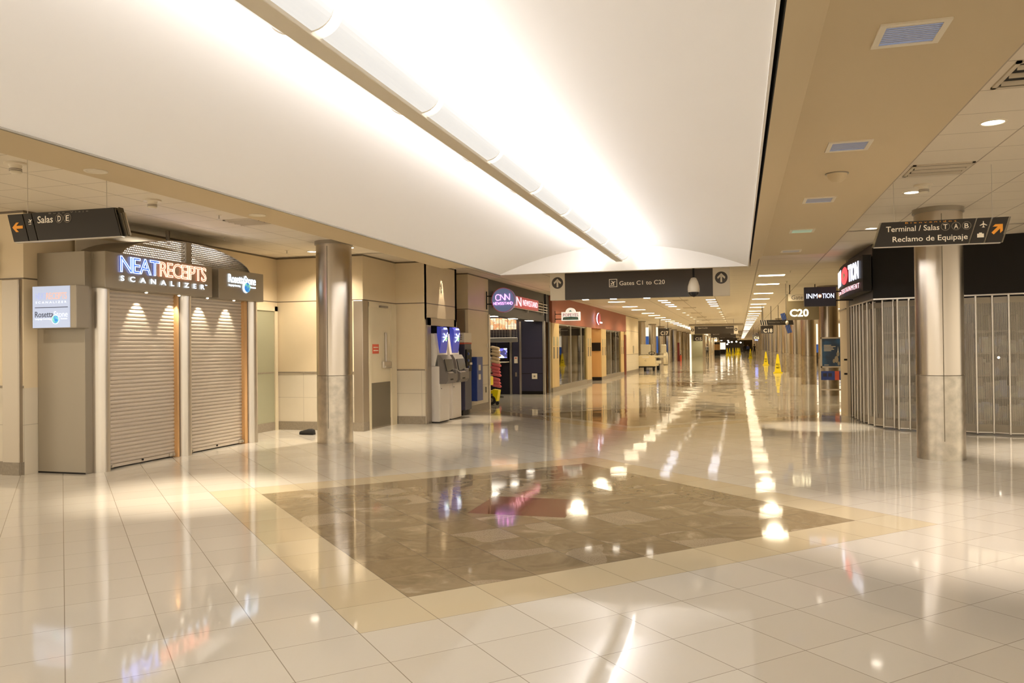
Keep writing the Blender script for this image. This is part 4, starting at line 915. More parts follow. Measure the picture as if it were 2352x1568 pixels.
mb = MB(); mb.box((-6.105, 16.1, 2.80), (-6.09, 16.16, 2.92), mBASE, .004); solo('wall_sensor', mb, 'tiny dark sensor plate high on the wall in the spotlight over the cash machines', 'sensor')
# vending machine and blue box
t = thing('payphone_machine', 'dark blue payphone cabinet with a white header sign beside the cash machines', 'vending machine', (-6.2, 17.55, 0))
mb = MB(); mb.box((-6.6, 17.25, .12), (-5.98, 17.72, 1.64), mNAVY, .012); mb.box((-6.5, 17.3, 0), (-6.05, 17.68, .12), mBLACK); obj('cabinet', mb, t)
mb = MB(); mb.box((-6.55, 17.22, 1.66), (-5.98, 17.74, 1.88), mWHITE, .006)
for k in range(3): mb.box((-6.33, 17.216, 1.72 + k * .045), (-6.03, 17.22, 1.745 + k * .045), mTAUPE)
ring(mb, (-6.45, 17.215, 1.77), .035, .05, '-y', mINK); mb.box((-6.55, 17.22, 1.62), (-5.98, 17.74, 1.655), mREDS); obj('header_sign', mb, t)
mb = MB(); mb.box((-5.985, 17.3, 1.0), (-5.95, 17.66, 1.5), mBLACK, .006)
for z in (1.1, 1.25, 1.4): mb.cyl((-5.95, 17.4, z), (-5.93, 17.4, z), .03, mBLUE, 12)
mb.box((-5.95, 17.5, 1.15), (-5.92, 17.6, 1.2), mWHITE); obj('control_panel', mb, t)
t = thing('blue_dispenser', 'flat bright blue dispenser box with two white labels on the cream wall', 'dispenser', (-6.05, 18.15, .28))
mb = MB(); mb.box((-6.12, 17.98, .28), (-5.93, 18.42, 1.32), mBLUE, .01); obj('body', mb, t)
for z in (.78, 1.0):
    mb = MB(); mb.box((-5.93, 18.08, z), (-5.922, 18.24, z + .13), mWHITE); obj('white_label', mb, t)
mb = MB(); mb.box((-6.10, 19.15, .42), (-6.09, 19.2, .56), mBLACK); mb.box((-6.10, 19.3, 1.55), (-6.09, 19.36, 1.64), mALU); solo('wall_outlet', mb, 'small dark wall outlet low on the cream wall before the news shop', 'outlet')
# shoe behind the left column
t = thing('black_shoe', 'black leather shoe on the floor peeking out behind the left steel column', 'shoe', (-7.55, 13.0, 0))
mb = MB(); sx, sy = -7.50, 12.95
prof = [(-.14, .045, .075), (-.10, .05, .09), (-.03, .05, .085), (.04, .048, .07), (.09, .046, .055), (.13, .036, .045), (.155, .012, .03)]
vs = []
for px_, w, h in prof:
    for k in range(9):
        a = PI * k / 8; vs.append((sx - px_, sy - w * math.cos(a), .018 + h * math.sin(a)))
mb.add(vs, [(i * 9 + k, i * 9 + k + 1, (i + 1) * 9 + k + 1, (i + 1) * 9 + k) for i in range(6) for k in range(8)], mRUB, True); mb.face([vs[k] for k in range(9)], mRUB); obj('upper', mb, t)
mb = MB(); mb.slab([(sx + .14, sy - .05, 0), (sx - .08, sy - .055, 0), (sx - .15, sy - .02, 0), (sx - .15, sy + .02, 0), (sx - .08, sy + .055, 0), (sx + .14, sy + .05, 0)], (0, 0, .02), mBLACK); obj('sole', mb, t)
mb = MB(); [mb.cyl((sx - .0 - k * .022, sy - .025, .095 - k * .006), (sx - .0 - k * .022, sy + .025, .095 - k * .006), .003, mBASE, 6) for k in range(4)]; obj('laces', mb, t)

# ================================================================== NEWS SHOP
X = -6.19
H = thing('news_shop_header', 'charcoal fascia of the news shop with a neon name on steel rails', 'shop sign', (X, 23, 2.38))
mb = MB(); mb.box((-6.55, 19.58, 2.38), (X + .02, 26.55, 3.3), mCHAR); mb.box((X + .0, 26.42, 0), (X + .06, 26.58, 2.4), mALU); obj('fascia_panel', mb, H)
mb = MB()
for z in (2.66, 2.74, 2.83, 2.92): mb.box((X + .07, 19.9, z), (X + .09, 26.0, z + .022), mALU)
for y in (20.1, 23.4, 25.4): mb.box((X + .02, y, 2.58), (X + .10, y + .03, 3.02), mALU)
obj('steel_rails', mb, H)
mb = MB(); mb.box((X + .09, 20.5, 2.68), (X + .14, 24.55, 3.0), mNEONRED); obj('sign_board', mb, H)
mb = MB(); text(mb, 'CNN', 20.7, 22.45, 2.72, 2.98, (X + .15, 0, 0), '+x', mNPINKW, bold=-.01); text(mb, 'NEWSSTAND', 22.65, 24.4, 2.76, 2.93, (X + .15, 0, 0), '+x', mNPINKW, bold=-.015); obj('lettering', mb, H, label='pink-white neon letters')
for y in (20.6, 22.6, 24.5):
    mb = MB(); mb.box((X - .25, y - .18, 2.372), (X - .05, y + .18, 2.38), mDOWN); obj('lamp_slot', mb, H)
D = thing('disc_sign', 'round slate-blue blade sign with pink neon letters over the news shop', 'sign', (-5.66, 19.3, 2.42))
mb = MB(); mb.cyl((-5.66, 19.3, 2.725), (-5.66, 19.42, 2.725), .305, mDISC, 48); ring(mb, (-5.66, 19.297, 2.725), .295, .308, '-y', mNEONRED, 48); obj('disc', mb, D)
STROKE = {'C': [[(1, .85), (.8, 1), (.25, 1), (0, .75), (0, .25), (.25, 0), (.8, 0), (1, .15)]], 'N': [[(0, 0), (0, 1), (1, 0), (1, 1.15)]], 'E': [[(1, 1), (0, 1), (0, 0), (1, 0)], [(0, .5), (.8, .5)]], 'W': [[(0, 1), (.25, 0), (.5, .8), (.75, 0), (1, 1)]],
          'S': [[(1, 1), (.2, 1), (0, .75), (.2, .5), (.8, .5), (1, .25), (.8, 0), (0, 0)]], 'T': [[(0, 1), (1, 1)], [(.5, 1), (.5, 0)]], 'A': [[(0, 0), (.5, 1), (1, 0)], [(.2, .35), (.8, .35)]], 'D': [[(0, 0), (0, 1), (.7, 1), (1, .7), (1, .3), (.7, 0), (0, 0)]]}
def neon(mb, s_, x0, x1, z0, z1, y, m, r=.006, gap=.25):
    w = (x1 - x0) / (len(s_) + gap * (len(s_) - 1))
    for i, ch in enumerate(s_):
        for pl in STROKE[ch]: mb.tube([(x0 + w * (i * (1 + gap) + p[0]), y, z0 + (z1 - z0) * p[1]) for p in pl], r, m, 8)
mb = MB(); neon(mb, 'CNN', -5.85, -5.49, 2.72, 2.86, 19.28, mNPINK, .008, .15); obj('lettering', mb, D, label='large pink neon letters')
mb = MB(); neon(mb, 'NEWSSTAND', -5.905, -5.415, 2.61, 2.67, 19.28, mNPINK, .0045); obj('lettering', mb, D, label='small pink neon letters')
mb = MB(); mb.box((-6.11, 19.3, 2.5), (-6.09, 19.34, 2.95), mBLACK)
for z in (2.62, 2.82): mb.box((-6.11, 19.32, z), (-5.9, 19.36, z + .025), mBLACK)
obj('bracket', mb, D)
mb = MB(); mb.strip([(-9.6, 19.55), (-9.6, 25.9)], 0, 3.3, mNAVYD); mb.strip([(-9.6, 25.9), (-6.13, 25.9)], 0, 3.3, mNAVYD); mb.box((-9.6, 19.55, 2.9), (-6.5, 25.9, 2.95), mCHAR); mb.box((-9.6, 19.6, 0), (-6.15, 19.62, 3.3), mCHAR); struct('wall_news_shop', mb)
S = thing('navy_shopfront', 'navy panelled shop wall with steel posts below the news shop fascia', 'shopfront', (-6.7, 25.75, 0))
mb = MB(); mb.box((-6.93, 25.72, .1), (-6.22, 25.85, 2.4), mNAVY)
for z in (.67, 1.18): mb.box((-6.93, 25.71, z), (-6.22, 25.72, z + .015), mBLACK)
mb.box((-6.93, 25.70, 0), (-6.22, 25.8, .1), mBLACK); mb.box((-7.25, 25.72, 0), (-7.0, 25.85, 2.4), mNAVY); mb.box((-7.7, 25.74, 0), (-7.33, 25.85, 1.1), mNAVYD); obj('wall_panel', mb, S)
for x in (-7.33, -7.0, -6.2):
    mb = MB(); mb.box((x, 25.69, 0), (x + .07, 25.78, 2.4), mALU); obj('steel_post', mb, S)
mb = MB(); mb.box((-6.58, 25.70, .5), (-6.40, 25.72, .68), mWHITE, .004); mb.box((-6.52, 25.69, .56), (-6.46, 25.70, .62), mBASE); obj('outlet_plate', mb, S)
mb = MB(); mb.box((-7.18, 25.69, 1.02), (-7.06, 25.72, 1.24), mWHITE, .004); mb.box((-7.15, 25.685, 1.17), (-7.09, 25.69, 1.21), mREDS); obj('keypad_box', mb, S)
mb = MB(); mb.box((-7.15, 25.69, .58), (-7.09, 25.72, .72), mALU); obj('lock_plate', mb, S)
Gt = thing('rolling_grille', 'half-lowered rolling grille at the news shop with a pale bottom bar', 'grille', (-7.6, 25.4, 1.72))
mb = MB()
for k in range(12): z = 1.88 + k * .05; mb.box((-8.4, 25.40, z), (-6.97, 25.41, z + .01), mALU)
for k in range(15): x = -8.4 + k * .1; mb.box((x, 25.395, 1.85), (x + .008, 25.415, 2.5), mALU)
obj('bars', mb, Gt); mb = MB(); mb.box((-8.4, 25.38, 1.72), (-6.97, 25.43, 1.87), mALU, .01); obj('bottom_bar', mb, Gt)
Mn = thing('menu_board', 'row of glowing orange food pictures behind the news shop grille', 'menu board', (-7.8, 25.6, 2.15))
for k in range(5):
    mb = MB(); x = -8.55 + k * .3; mb.box((x, 25.6, 2.14), (x + .27, 25.64, 2.52), mMENU); obj('picture_panel', mb, Mn)
T = thing('television', 'small lit television screen inside the news shop', 'television', (-7.63, 25.6, 1.2)); mb = MB(); mb.box((-7.9, 25.62, 1.14), (-7.38, 25.72, 1.56), mBLACK, .01); obj('case', mb, T); mb = MB(); mb.box((-7.72, 25.61, 1.2), (-7.40, 25.62, 1.52), mTV); obj('screen', mb, T)
mb = MB(); mb.box((-7.78, 25.2, 1.05), (-7.35, 25.7, 1.08), mWTRIM); solo('wall_shelf', mb, 'white shelf below the small television', 'shelf')
mb = MB(); mb.box((-8.6, 24.6, .4), (-7.78, 25.2, 1.22), mTAUPE, .01); mb.box((-8.6, 24.58, 1.22), (-7.78, 25.2, 1.25), mWTRIM); mb.box((-7.98, 24.57, .85), (-7.84, 24.6, 1.05), mWHITE); mb.box((-8.4, 24.7, 0), (-7.9, 25.1, .4), mBLACK); solo('service_counter', mb, 'grey counter cabinet at the left inside the news shop', 'counter')
mb = MB(); mb.box((-8.3, 25.3, 1.25), (-7.9, 25.35, 1.7), mNAVYD); [mb.box(a, c, mWTRIM) for a, c in (((-8.3, 25.28, 1.25), (-8.27, 25.3, 1.7)), ((-7.93, 25.28, 1.25), (-7.9, 25.3, 1.7)), ((-8.12, 25.28, 1.25), (-8.09, 25.3, 1.7)))]; solo('display_case', mb, 'white framed display pane left of the television', 'display')
# pillow rack
R_ = thing('pillow_rack', 'black floor rack holding rolled travel pillows in the news shop opening', 'rack', (-7.25, 24.2, 0))
rx, ry = -7.28, 24.0
mb = MB(); mb.cyl((rx, ry, 0), (rx, ry, .02), .22, mBLACK, 24); obj('base', mb, R_); mb = MB(); mb.cyl((rx, ry, .02), (rx, ry, 1.68), .02, mBLACK, 10); obj('pole', mb, R_)
zs = [1.52, 1.42, 1.32, 1.20, 1.10, 1.00, .90, .80, .70, .56, .46, .36]
for k, z in enumerate(zs):
    b = MB(); m_ = mTAN if k < 5 else mPINK; dx = .16; sgn = 1
    a, c = Vector((rx - dx + (k % 2) * .03, ry - .12, z + .045)), Vector((rx + dx + (k % 3) * .02, ry - .12, z - .03)); N = 8; d = (c - a)
    for i in range(N):
        q0, q1 = i / N, (i + 1) / N; f = lambda q: .052 * math.sqrt(max(.02, 1 - (2 * q - 1) ** 6))
        b.cyl(a + d * q0, a + d * q1, f(q0), m_, 12, r2=f(q1), caps=(i in (0, N - 1)))
    solo('travel_pillow', b, f'rolled {"tan" if k < 5 else "pink-red"} travel pillow on the black rack, {ordn(k)} from the top', 'pillow', 'rolled pillows on the rack')
# yellow hand cart
K = thing('yellow_cart', 'yellow cleaning trolley with a black wheel at the news shop corner', 'cart', (-6.5, 20.7, 0))
cx, cy = -6.42, 20.7
mb = MB(); mb.cyl((cx, cy - .06, .13), (cx, cy, .13), .125, mRUB, 24); mb.cyl((cx, cy - .07, .13), (cx, cy - .06, .13), .06, mTAUPE, 16); obj('wheel', mb, K)
mb = MB(); mb.cyl((cx + .16, cy - .03, .05), (cx + .16, cy + .01, .05), .05, mRUB, 16); obj('wheel', mb, K)
mb = MB(); mb.slab([(cx + .04, cy - .05, .18), (cx + .15, cy - .05, .1), (cx + .2, cy - .05, .4), (cx + .04, cy - .05, .42)], (0, .25, 0), mYEL); mb.box((cx - .5, cy - .0, .3), (cx + .02, cy + .3, .38), mYEL, .01); mb.box((cx - .5, cy, .52), (cx - .04, cy + .3, .76), mYEL, .02); obj('body', mb, K)
mb = MB(); mb.cyl((cx - .06, cy + .05, .38), (cx - .06, cy + .05, .85), .014, mALU, 8); mb.cyl((cx - .3, cy + .05, .85), (cx + .02, cy + .05, .85), .016, mRUB, 8); obj('handle', mb, K)

# ================================================================== CHICKEN RESTAURANT FRONT
X = -6.1
P_ = thing('restaurant_shopfront', 'long terracotta fascia over pale wood panels and glass beyond the news shop', 'shopfront', (X, 36, 0))
mb = MB(); mb.box((X - .5, 26.6, 2.37), (X + .02, 45.1, 3.3), mREDW); obj('terracotta_fascia', mb, P_)
def wood(y0, y1, m=mPANELW, slots=True):
    b = MB(); b.box((X - .1, y0, .16), (X + .01, y1, 2.37), m); b.box((X - .1, y0, 0), (X + .02, y1, .16), mBASE); w = obj('wood_panel', b, P_)
    if slots:
        n = max(1, int((y1 - y0) / .5))
        for k in range(2):
            yy = y0 + (y1 - y0) * (k + .5) / 2; c = MB(); c.box((X + .01, yy - .1, 1.15), (X + .016, yy + .1, 1.55), mKICK); c.box((X + .01, yy - .1, 1.58), (X + .014, yy + .1, 1.9), mGREEN); obj('decor_slot', c, w)
wood(26.6, 27.7); wood(33.1, 34.2); wood(36.8, 38.1); wood(43.1, 44.3); wood(44.75, 45.1, slots=False)
def pane(y0, y1, m, label=None):
    b = MB(); b.box((X - .06, y0, .2), (X - .045, y1, 2.37), m); b.box((X - .09, y0, 0), (X + .015, y1, .2), mBASE); b.box((X - .07, y0 - .02, .2), (X - .03, y0 + .02, 2.37), mALU); b.box((X - .07, y0, 2.33), (X - .03, y1, 2.37), mALU); obj('glass_pane', b, P_)
pane(27.7, 30.0, mGLASS); pane(30.0, 32.1, mGLASS); pane(32.1, 33.1, mGLASSG); pane(38.1, 40.0, mGLASS); pane(40.0, 41.6, mGLASSG); pane(41.6, 43.1, mGLASS)
mb = MB(); mb.box((X - .75, 36.7, .16), (X - .0, 36.78, 2.37), mPANELO); mb.box((X - .75, 36.68, 0), (X, 36.78, .16), mBLACK); mb.box((X - .45, 36.66, 1.36), (X - .02, 36.70, 1.74), mBLACK); mb.box((X - .75, 34.2, .0), (X - .7, 36.7, 2.37), mPANELO); obj('recess_panel', mb, P_, label='orange wood recess panel with a black square')
mb = MB(); mb.box((X - .02, 44.3, 0), (X + .08, 44.75, 2.2), mat('oxblood_post', (.17, .03, .015), .45)); obj('corner_post', mb, P_, label='dark red post')
mb = MB(); mb.strip([(-10.5, 26.6), (-10.5, 45)], 0, 3.3, mPANELW); mb.strip([(-10.5, 45), (X, 45)], 0, 3.3, mPANELW); mb.strip([(-10.5, 26.62), (X, 26.62)], 0, 3.3, mPANELO); mb.box((-10.5, 26.6, 2.75), (X - .5, 45, 2.8), mCEF); struct('wall_restaurant', mb)
for k, (x0, x1) in enumerate(((-9.6, -8.5), (-8.4, -7.5))):
    mb = MB(); mb.box((x0, 40, 1.95), (x1, 40.06, 2.5), mMENU2); solo('menu_screen', mb, ['bright menu screen inside the restaurant, left one seen through glass', 'bright menu screen inside the restaurant, right one seen through glass'][k], 'menu board', 'menu screens in the restaurant')
mb = MB(); mb.box((-9.8, 38.0, 0), (-7.6, 38.6, 1.05), mPANELO, .02); mb.box((-9.85, 37.95, 1.05), (-7.55, 38.65, 1.1), mATMG); solo('restaurant_counter', mb, 'wooden counter inside the glazed restaurant', 'counter')
lamp('restaurant_lamp', 'AREA', (-8.2, 34, 2.7), 420, (1, .84, .58), shape='RECTANGLE', size=2, size_y=12)
lamp('news_shop_lamp', 'AREA', (-7.9, 24.6, 2.85), 18, (1, .9, .75), shape='RECTANGLE', size=1.6, size_y=1.6)
b_ = thing('restaurant_sign', 'white arched blade sign with pink and teal lettering on black arms', 'sign', (-5.5, 27, 2.44))
SGN = mat('lit_sign_white', (.85, .8, .7), .4, emit=(1, .92, .78), es=.5)
mb = MB(); mb.box((-5.85, 27, 2.44), (-5.20, 27.1, 2.74), SGN, .01); N = 14; mb.slab([(-5.53 + .17 * math.cos(PI * i / N), 27, 2.74 + .14 * math.sin(PI * i / N)) for i in range(N + 1)], (0, .1, 0), SGN); obj('sign_board', mb, b_)
SP = mat('sign_pink', (.55, .05, .20), .5); ST = mat('sign_teal', (.05, .26, .27), .5)
mb = MB(); text(mb, 'POPEYES', -5.79, -5.26, 2.585, 2.69, (0, 26.99, 0), '-y', SP); obj('lettering', mb, b_, label='pink letters')
mb = MB(); mb.slab([(-5.80, 26.99, 2.47), (-5.25, 26.99, 2.47), (-5.27, 26.99, 2.56), (-5.53, 26.99, 2.575), (-5.78, 26.99, 2.56)], (0, -.006, 0), ST); text(mb, 'CHICKEN & BISCUITS', -5.76, -5.29, 2.495, 2.535, (0, 26.98, 0), '-y', mWHITE); mb.slab([(-5.59, 26.99, 2.75), (-5.47, 26.99, 2.75), (-5.53, 26.99, 2.80)], (0, -.006, 0), ST); obj('banner', mb, b_)
mb = MB(); mb.box((-6.1, 27.02, 2.40), (-6.07, 27.08, 2.78), mBLACK)
for z in (2.49, 2.66): mb.box((-6.1, 27.03, z), (-5.85, 27.07, z + .025), mBLACK)
obj('bracket', mb, b_)
t = thing('crescent_sign', 'round dark red sign with a glowing white-violet crescent on the terracotta fascia', 'sign', (X + .05, 35.3, 2.55)); mb = MB(); mb.cyl((X + .02, 35.6, 2.78), (X + .14, 35.6, 2.78), .24, mNEONRED, 32); obj('disc', mb, t)
mb = MB(); CRG = emis('violet_white', (.86, .80, 1.0), 2.4)
for i in range(14):
    a0, a1 = PI * (.55 + .9 * i / 14), PI * (.55 + .9 * (i + 1) / 14); w = lambda k: .02 + .10 * math.sin(PI * k / 14)
    mb.face([(X + .15, 35.4 + (.34) * 2.2 * math.cos(a0), 2.78 + .27 * math.sin(a0)), (X + .15, 35.4 + .34 * 2.2 * math.cos(a1), 2.78 + .27 * math.sin(a1)), (X + .15, 35.4 + (.34 - w(i + 1)) * 2.2 * math.cos(a1), 2.78 + (.27 - w(i + 1)) * math.sin(a1)), (X + .15, 35.4 + (.34 - w(i)) * 2.2 * math.cos(a0), 2.78 + (.27 - w(i)) * math.sin(a0))], CRG)
mb.box((X + .14, 35.6, 2.60), (X + .15, 36.2, 2.66), CRG); obj('crescent', mb, t)

# ================================================================== CONCOURSE BEYOND, LEFT
wall([(X, 45.1), (X, 51)]); boards([(X, 45.1), (X, 51)], -1); wall([(X, 51), (-12, 51)]); mb = MB(); mb.box((-6.09, 48.2, 1.15), (-6.07, 48.6, 1.6), mALU); solo('wall_niche_plate', mb, 'steel plate on the cream pier beside the golf cart', 'wall plate')
mb = MB(); mb.box((-22, 74, 0), (-6.9, 74.2, .95), mCHAR); mb.box((-22, 74, .95), (-6.9, 74.2, 2.5), mSKYB); mb.box((-22, 74, 2.5), (-6.9, 74.2, 3.3), mPALE); struct('wall_gate_area', mb)
wall([(-30, 51), (-30, 262)], name='wall_far_left'); wall([(-30, 51), (-12, 51)])
wall([(-7.3, 88), (-7.3, 117)]); wall([(-7.3, 88), (-22, 88)])
mb = MB(); mb.box((-7.3, 117, 0), (-6.5, 117.3, 3.3), mPALE); mb.box((-6.5, 117, 0), (-4.95, 117.3, 3.3), mGREEN); struct('wall_pier_left', mb)  # pale pier given emission so it looks brightly lit
wall([(-4.95, 117.3), (-4.95, 262)], m=mCREAM)
def chairrow(x, y, n, label):
    for i in range(n):
        b = MB(); b.box((x + i * .6, y, .38), (x + i * .6 + .52, y + .5, .45), mBLACK, .01); b.slab([(x + i * .6, y + .46, .45), (x + i * .6 + .52, y + .46, .45), (x + i * .6 + .52, y + .55, .9), (x + i * .6, y + .55, .9)], (0, .04, 0), mBLACK)
        b.box((x + i * .6 + .24, y + .1, 0), (x + i * .6 + .28, y + .45, .38), mALU); solo('waiting_seat', b, f'{label}, {ordn(i)} from the left', 'seat', 'black waiting seats at the left gate')
chairrow(-8.9, 60, 3, 'black waiting seat beyond the cream pier')
# golf cart
g_ = thing('golf_cart', 'cream electric passenger cart parked at the left near the gate C17 sign', 'golf cart', (-5.65, 51.9, 0)); gx, gy = -6.32, 51.2
mb = MB(); mb.slab([(gx, gy, .30), (gx + 1.26, gy, .30), (gx + 1.22, gy, .88), (gx + 1.12, gy, .98), (gx + .12, gy, .98), (gx + .04, gy, .88)], (0, .55, 0), mCART); mb.box((gx, gy + .5, .30), (gx + 1.28, gy + 2.5, .42), mCART, .02); mb.box((gx + .02, gy - .02, .22), (gx + 1.24, gy + .1, .30), mBLACK); obj('body', mb, g_)
mb = MB(); text(mb, 'C', gx + .58, gx + .68, .62, .70, (0, gy - .01, 0), '-y', mINK); mb.box((gx + .42, gy - .01, .82), (gx + .84, gy, .92), mWHITE); obj('front_badge', mb, g_)
for x in (gx + .05, gx + .50, gx + 1.05):
    mb = MB(); mb.cyl((x, gy + .25, .17), (x + .13, gy + .25, .17), .17, mRUB, 20); obj('wheel', mb, g_)
mb = MB(); mb.cyl((gx + 1.15, gy + 2.1, .2), (gx + 1.3, gy + 2.1, .2), .2, mRUB, 20); mb.box((gx + 1.05, gy + 1.85, .42), (gx + 1.4, gy + 2.4, .62), mSEAT, .03); obj('rear_wheel_guard', mb, g_)
mb = MB(); mb.box((gx + .18, gy + 1.25, 1.02), (gx + .82, gy + 1.38, 1.68), mSEAT, .04); mb.box((gx + .18, gy + .85, .82), (gx + .82, gy + 1.4, 1.0), mSEAT, .04); obj('driver_seat', mb, g_)
mb = MB(); mb.box((gx + 1.4, gy + 2.3, 1.1), (gx + 1.72, gy + 2.45, 1.66), mSEAT, .04); mb.box((gx + .9, gy + 2.0, .8), (gx + 1.7, gy + 2.4, .95), mSEAT, .04); obj('rear_seat', mb, g_)
mb = MB(); mb.cyl((gx + .95, gy + .5, .9), (gx + .95, gy + .75, 1.12), .02, mBLACK, 8); N = 16; mb.tube([(gx + .95 + .19 * math.cos(2 * PI * i / N), gy + .75 - .06 * math.sin(2 * PI * i / N), 1.12 + .08 * math.sin(2 * PI * i / N)) for i in range(N + 1)], .02, mBLACK, 6); obj('steering_wheel', mb, g_)
mb = MB(); mb.cyl((gx + .92, gy + 1.4, .42), (gx + .92, gy + 1.4, 1.7), .015, mALU, 8); mb.cyl((gx + 1.72, gy + 2.4, .42), (gx + 1.72, gy + 2.4, 1.6), .015, mALU, 8); mb.box((gx - .12, gy + .2, .95), (gx, gy + .35, 1.25), mBLACK, .01); obj('handrail', mb, g_)
t = thing('ivory_bin', 'slim ivory litter bin between the left columns', 'bin', (-6.0, 69, 0)); mb = MB(); mb.lathe((-5.98, 69, 0), [(.0, .03), (.19, .03), (.19, .8), (.17, .95), (.13, 1.05), (.0, 1.08)], mBIN, 20); obj('body', mb, t); mb = MB(); mb.cyl((-5.98, 69, 0), (-5.98, 69, .035), .17, mBLACK, 20); obj('base', mb, t)
t = thing('red_extinguisher_stand', 'tall narrow red extinguisher stand by the left columns', 'extinguisher stand', (-6.05, 86, 0)); mb = MB(); mb.box((-6.25, 86, 0), (-6.0, 86.1, 1.95), mat('stand_red', (.17, .02, .012), .5), .01); obj('back_panel', mb, t); mb = MB(); mb.cyl((-5.9, 85.95, 0), (-5.9, 85.95, .62), .11, mREDS, 16); mb.cyl((-5.9, 85.95, .62), (-5.9, 85.95, .75), .04, mBLACK, 10); obj('extinguisher', mb, t)
# far shop glow, kiosks
for k, (x0, x1, y, z0, z1, lb) in enumerate(((-3.9, -3.0, 136, 0, 2.2, 'orange and dark display stall at the far left'), (-3.6, -2.6, 165, 0, 2.6, 'brightly lit pale kiosk far down the concourse'), (3.0, 4.5, 150, 0, 2.7, 'glowing orange shop front far down on the right'))):
    t = thing('far_stall', lb, 'stall', ((x0 + x1) / 2, y, 0)); b = MB(); b.box((x0, y, .9), (x1, y + 1.5, z1 - .35), [mPANELO, mPALE, mFARL][k]); obj('display', b, t)
    b = MB(); b.box((x0, y - .05, 0), (x1, y + 1.5, .9), mBLACK); b.box((x0, y, z1 - .35), (x1, y + 1.5, z1), mCHAR); obj('counter', b, t)
mb = MB(); mb.box((-3.4, 215, 0), (1.2, 215.3, 2.75), mCHAR); mb.box((-30, 260, 0), (18, 260.3, 3.3), mCREAM); struct('wall_far_end', mb)  # charcoal sheet stands in for the dark opening before the cream end wall
for k, (x, y, z) in enumerate(((-3.4, 178, 2.2), (-2.2, 186, 2.4), (-2.7, 200, 2.0), (-1.6, 195, 2.5), (-.6, 205, 2.6), (.4, 208, 2.4), (-4.0, 150, 2.6), (-3.2, 158, 2.7), (-2.4, 192, 2.85))):
    mb = MB(); mb.sphere((x, y, z), .22, mDOWN, (1, 1, .7), 10); mb.cyl((x, y, z), (x, y, ZC), .03, mBLACK, 6); solo('pendant_lamp', mb, f'bright pendant lamp in the far end of the concourse, {ordn(k)} of the cluster', 'lamp', 'far pendant lamps')
mb = MB(); mb.box((2.2, 120, 2.3), (2.6, 120.2, 2.75), emis('blue_sign_glow', (.25, .35, 1), 3)); mb.cyl((2.4, 120.1, 2.75), (2.4, 120.1, ZC), .03, mBLACK, 6); solo('blue_lit_sign', mb, 'small glowing blue sign far down right of the bright strips', 'sign')
# yellow floor signs
def wet(x, y, label, s=1.0, grp=None, proto=[None]):
    if proto[0] is None:
        t = thing('wet_floor_sign', label, 'floor sign', (x, y, 0), grp); b = MB(); n = 4; W0, W1, Hh = .22, .055, 1.05
        vs = [(sx * W0, sy * W0, .03) for sx, sy in ((-1, -1), (1, -1), (1, 1), (-1, 1))] + [(sx * W1, sy * W1, Hh) for sx, sy in ((-1, -1), (1, -1), (1, 1), (-1, 1))]
        vs = [(v[0] * .8, v[1] * .8, v[2]) for v in vs]
        b.add(vs, [(0, 1, 5, 4), (1, 2, 6, 5), (2, 3, 7, 6), (3, 0, 4, 7), (4, 5, 6, 7)], mYEL); obj('cone', b, t, world=False)
        b = MB(); b.box((-.24, -.24, 0), (.24, .24, .05), mYEL, .015); obj('base', b, t, world=False)
        b = MB(); u = Vector((0, .14, 1)).normalized()
        for k, w in enumerate(('WET', 'PISO', 'FLOOR')): text(b, w, -.09 + k * .0, .09, .25 + k * .17, .36 + k * .17, (0, -.185, 0), ((1, 0, 0), tuple(u), (0, -1, .14)), mBLACK, bold=.03)
        obj('lettering', b, t, world=False); t.scale = (s, s, s); proto[0] = t; return t
    c = tree_copy(proto[0], (x, y, 0), label); c.scale = (s, s, s)
    return c
wet(2.05, 46.8, 'tall yellow wet floor cone nearest the camera by the right columns'); wet(2.02, 66.3, 'tall yellow wet floor cone second on the right, past the gate C18 sign'); wet(1.35, 104, 'yellow wet floor cone third down the right side', 1.1)
for k, (x, y) in enumerate(((-1.9, 138), (-1.45, 134), (-1.0, 141), (-.55, 150), (-.2, 152), (.1, 148))): wet(x, y, f'yellow wet floor cone in the far central cluster, {ordn(k)} from the left', 1.15)
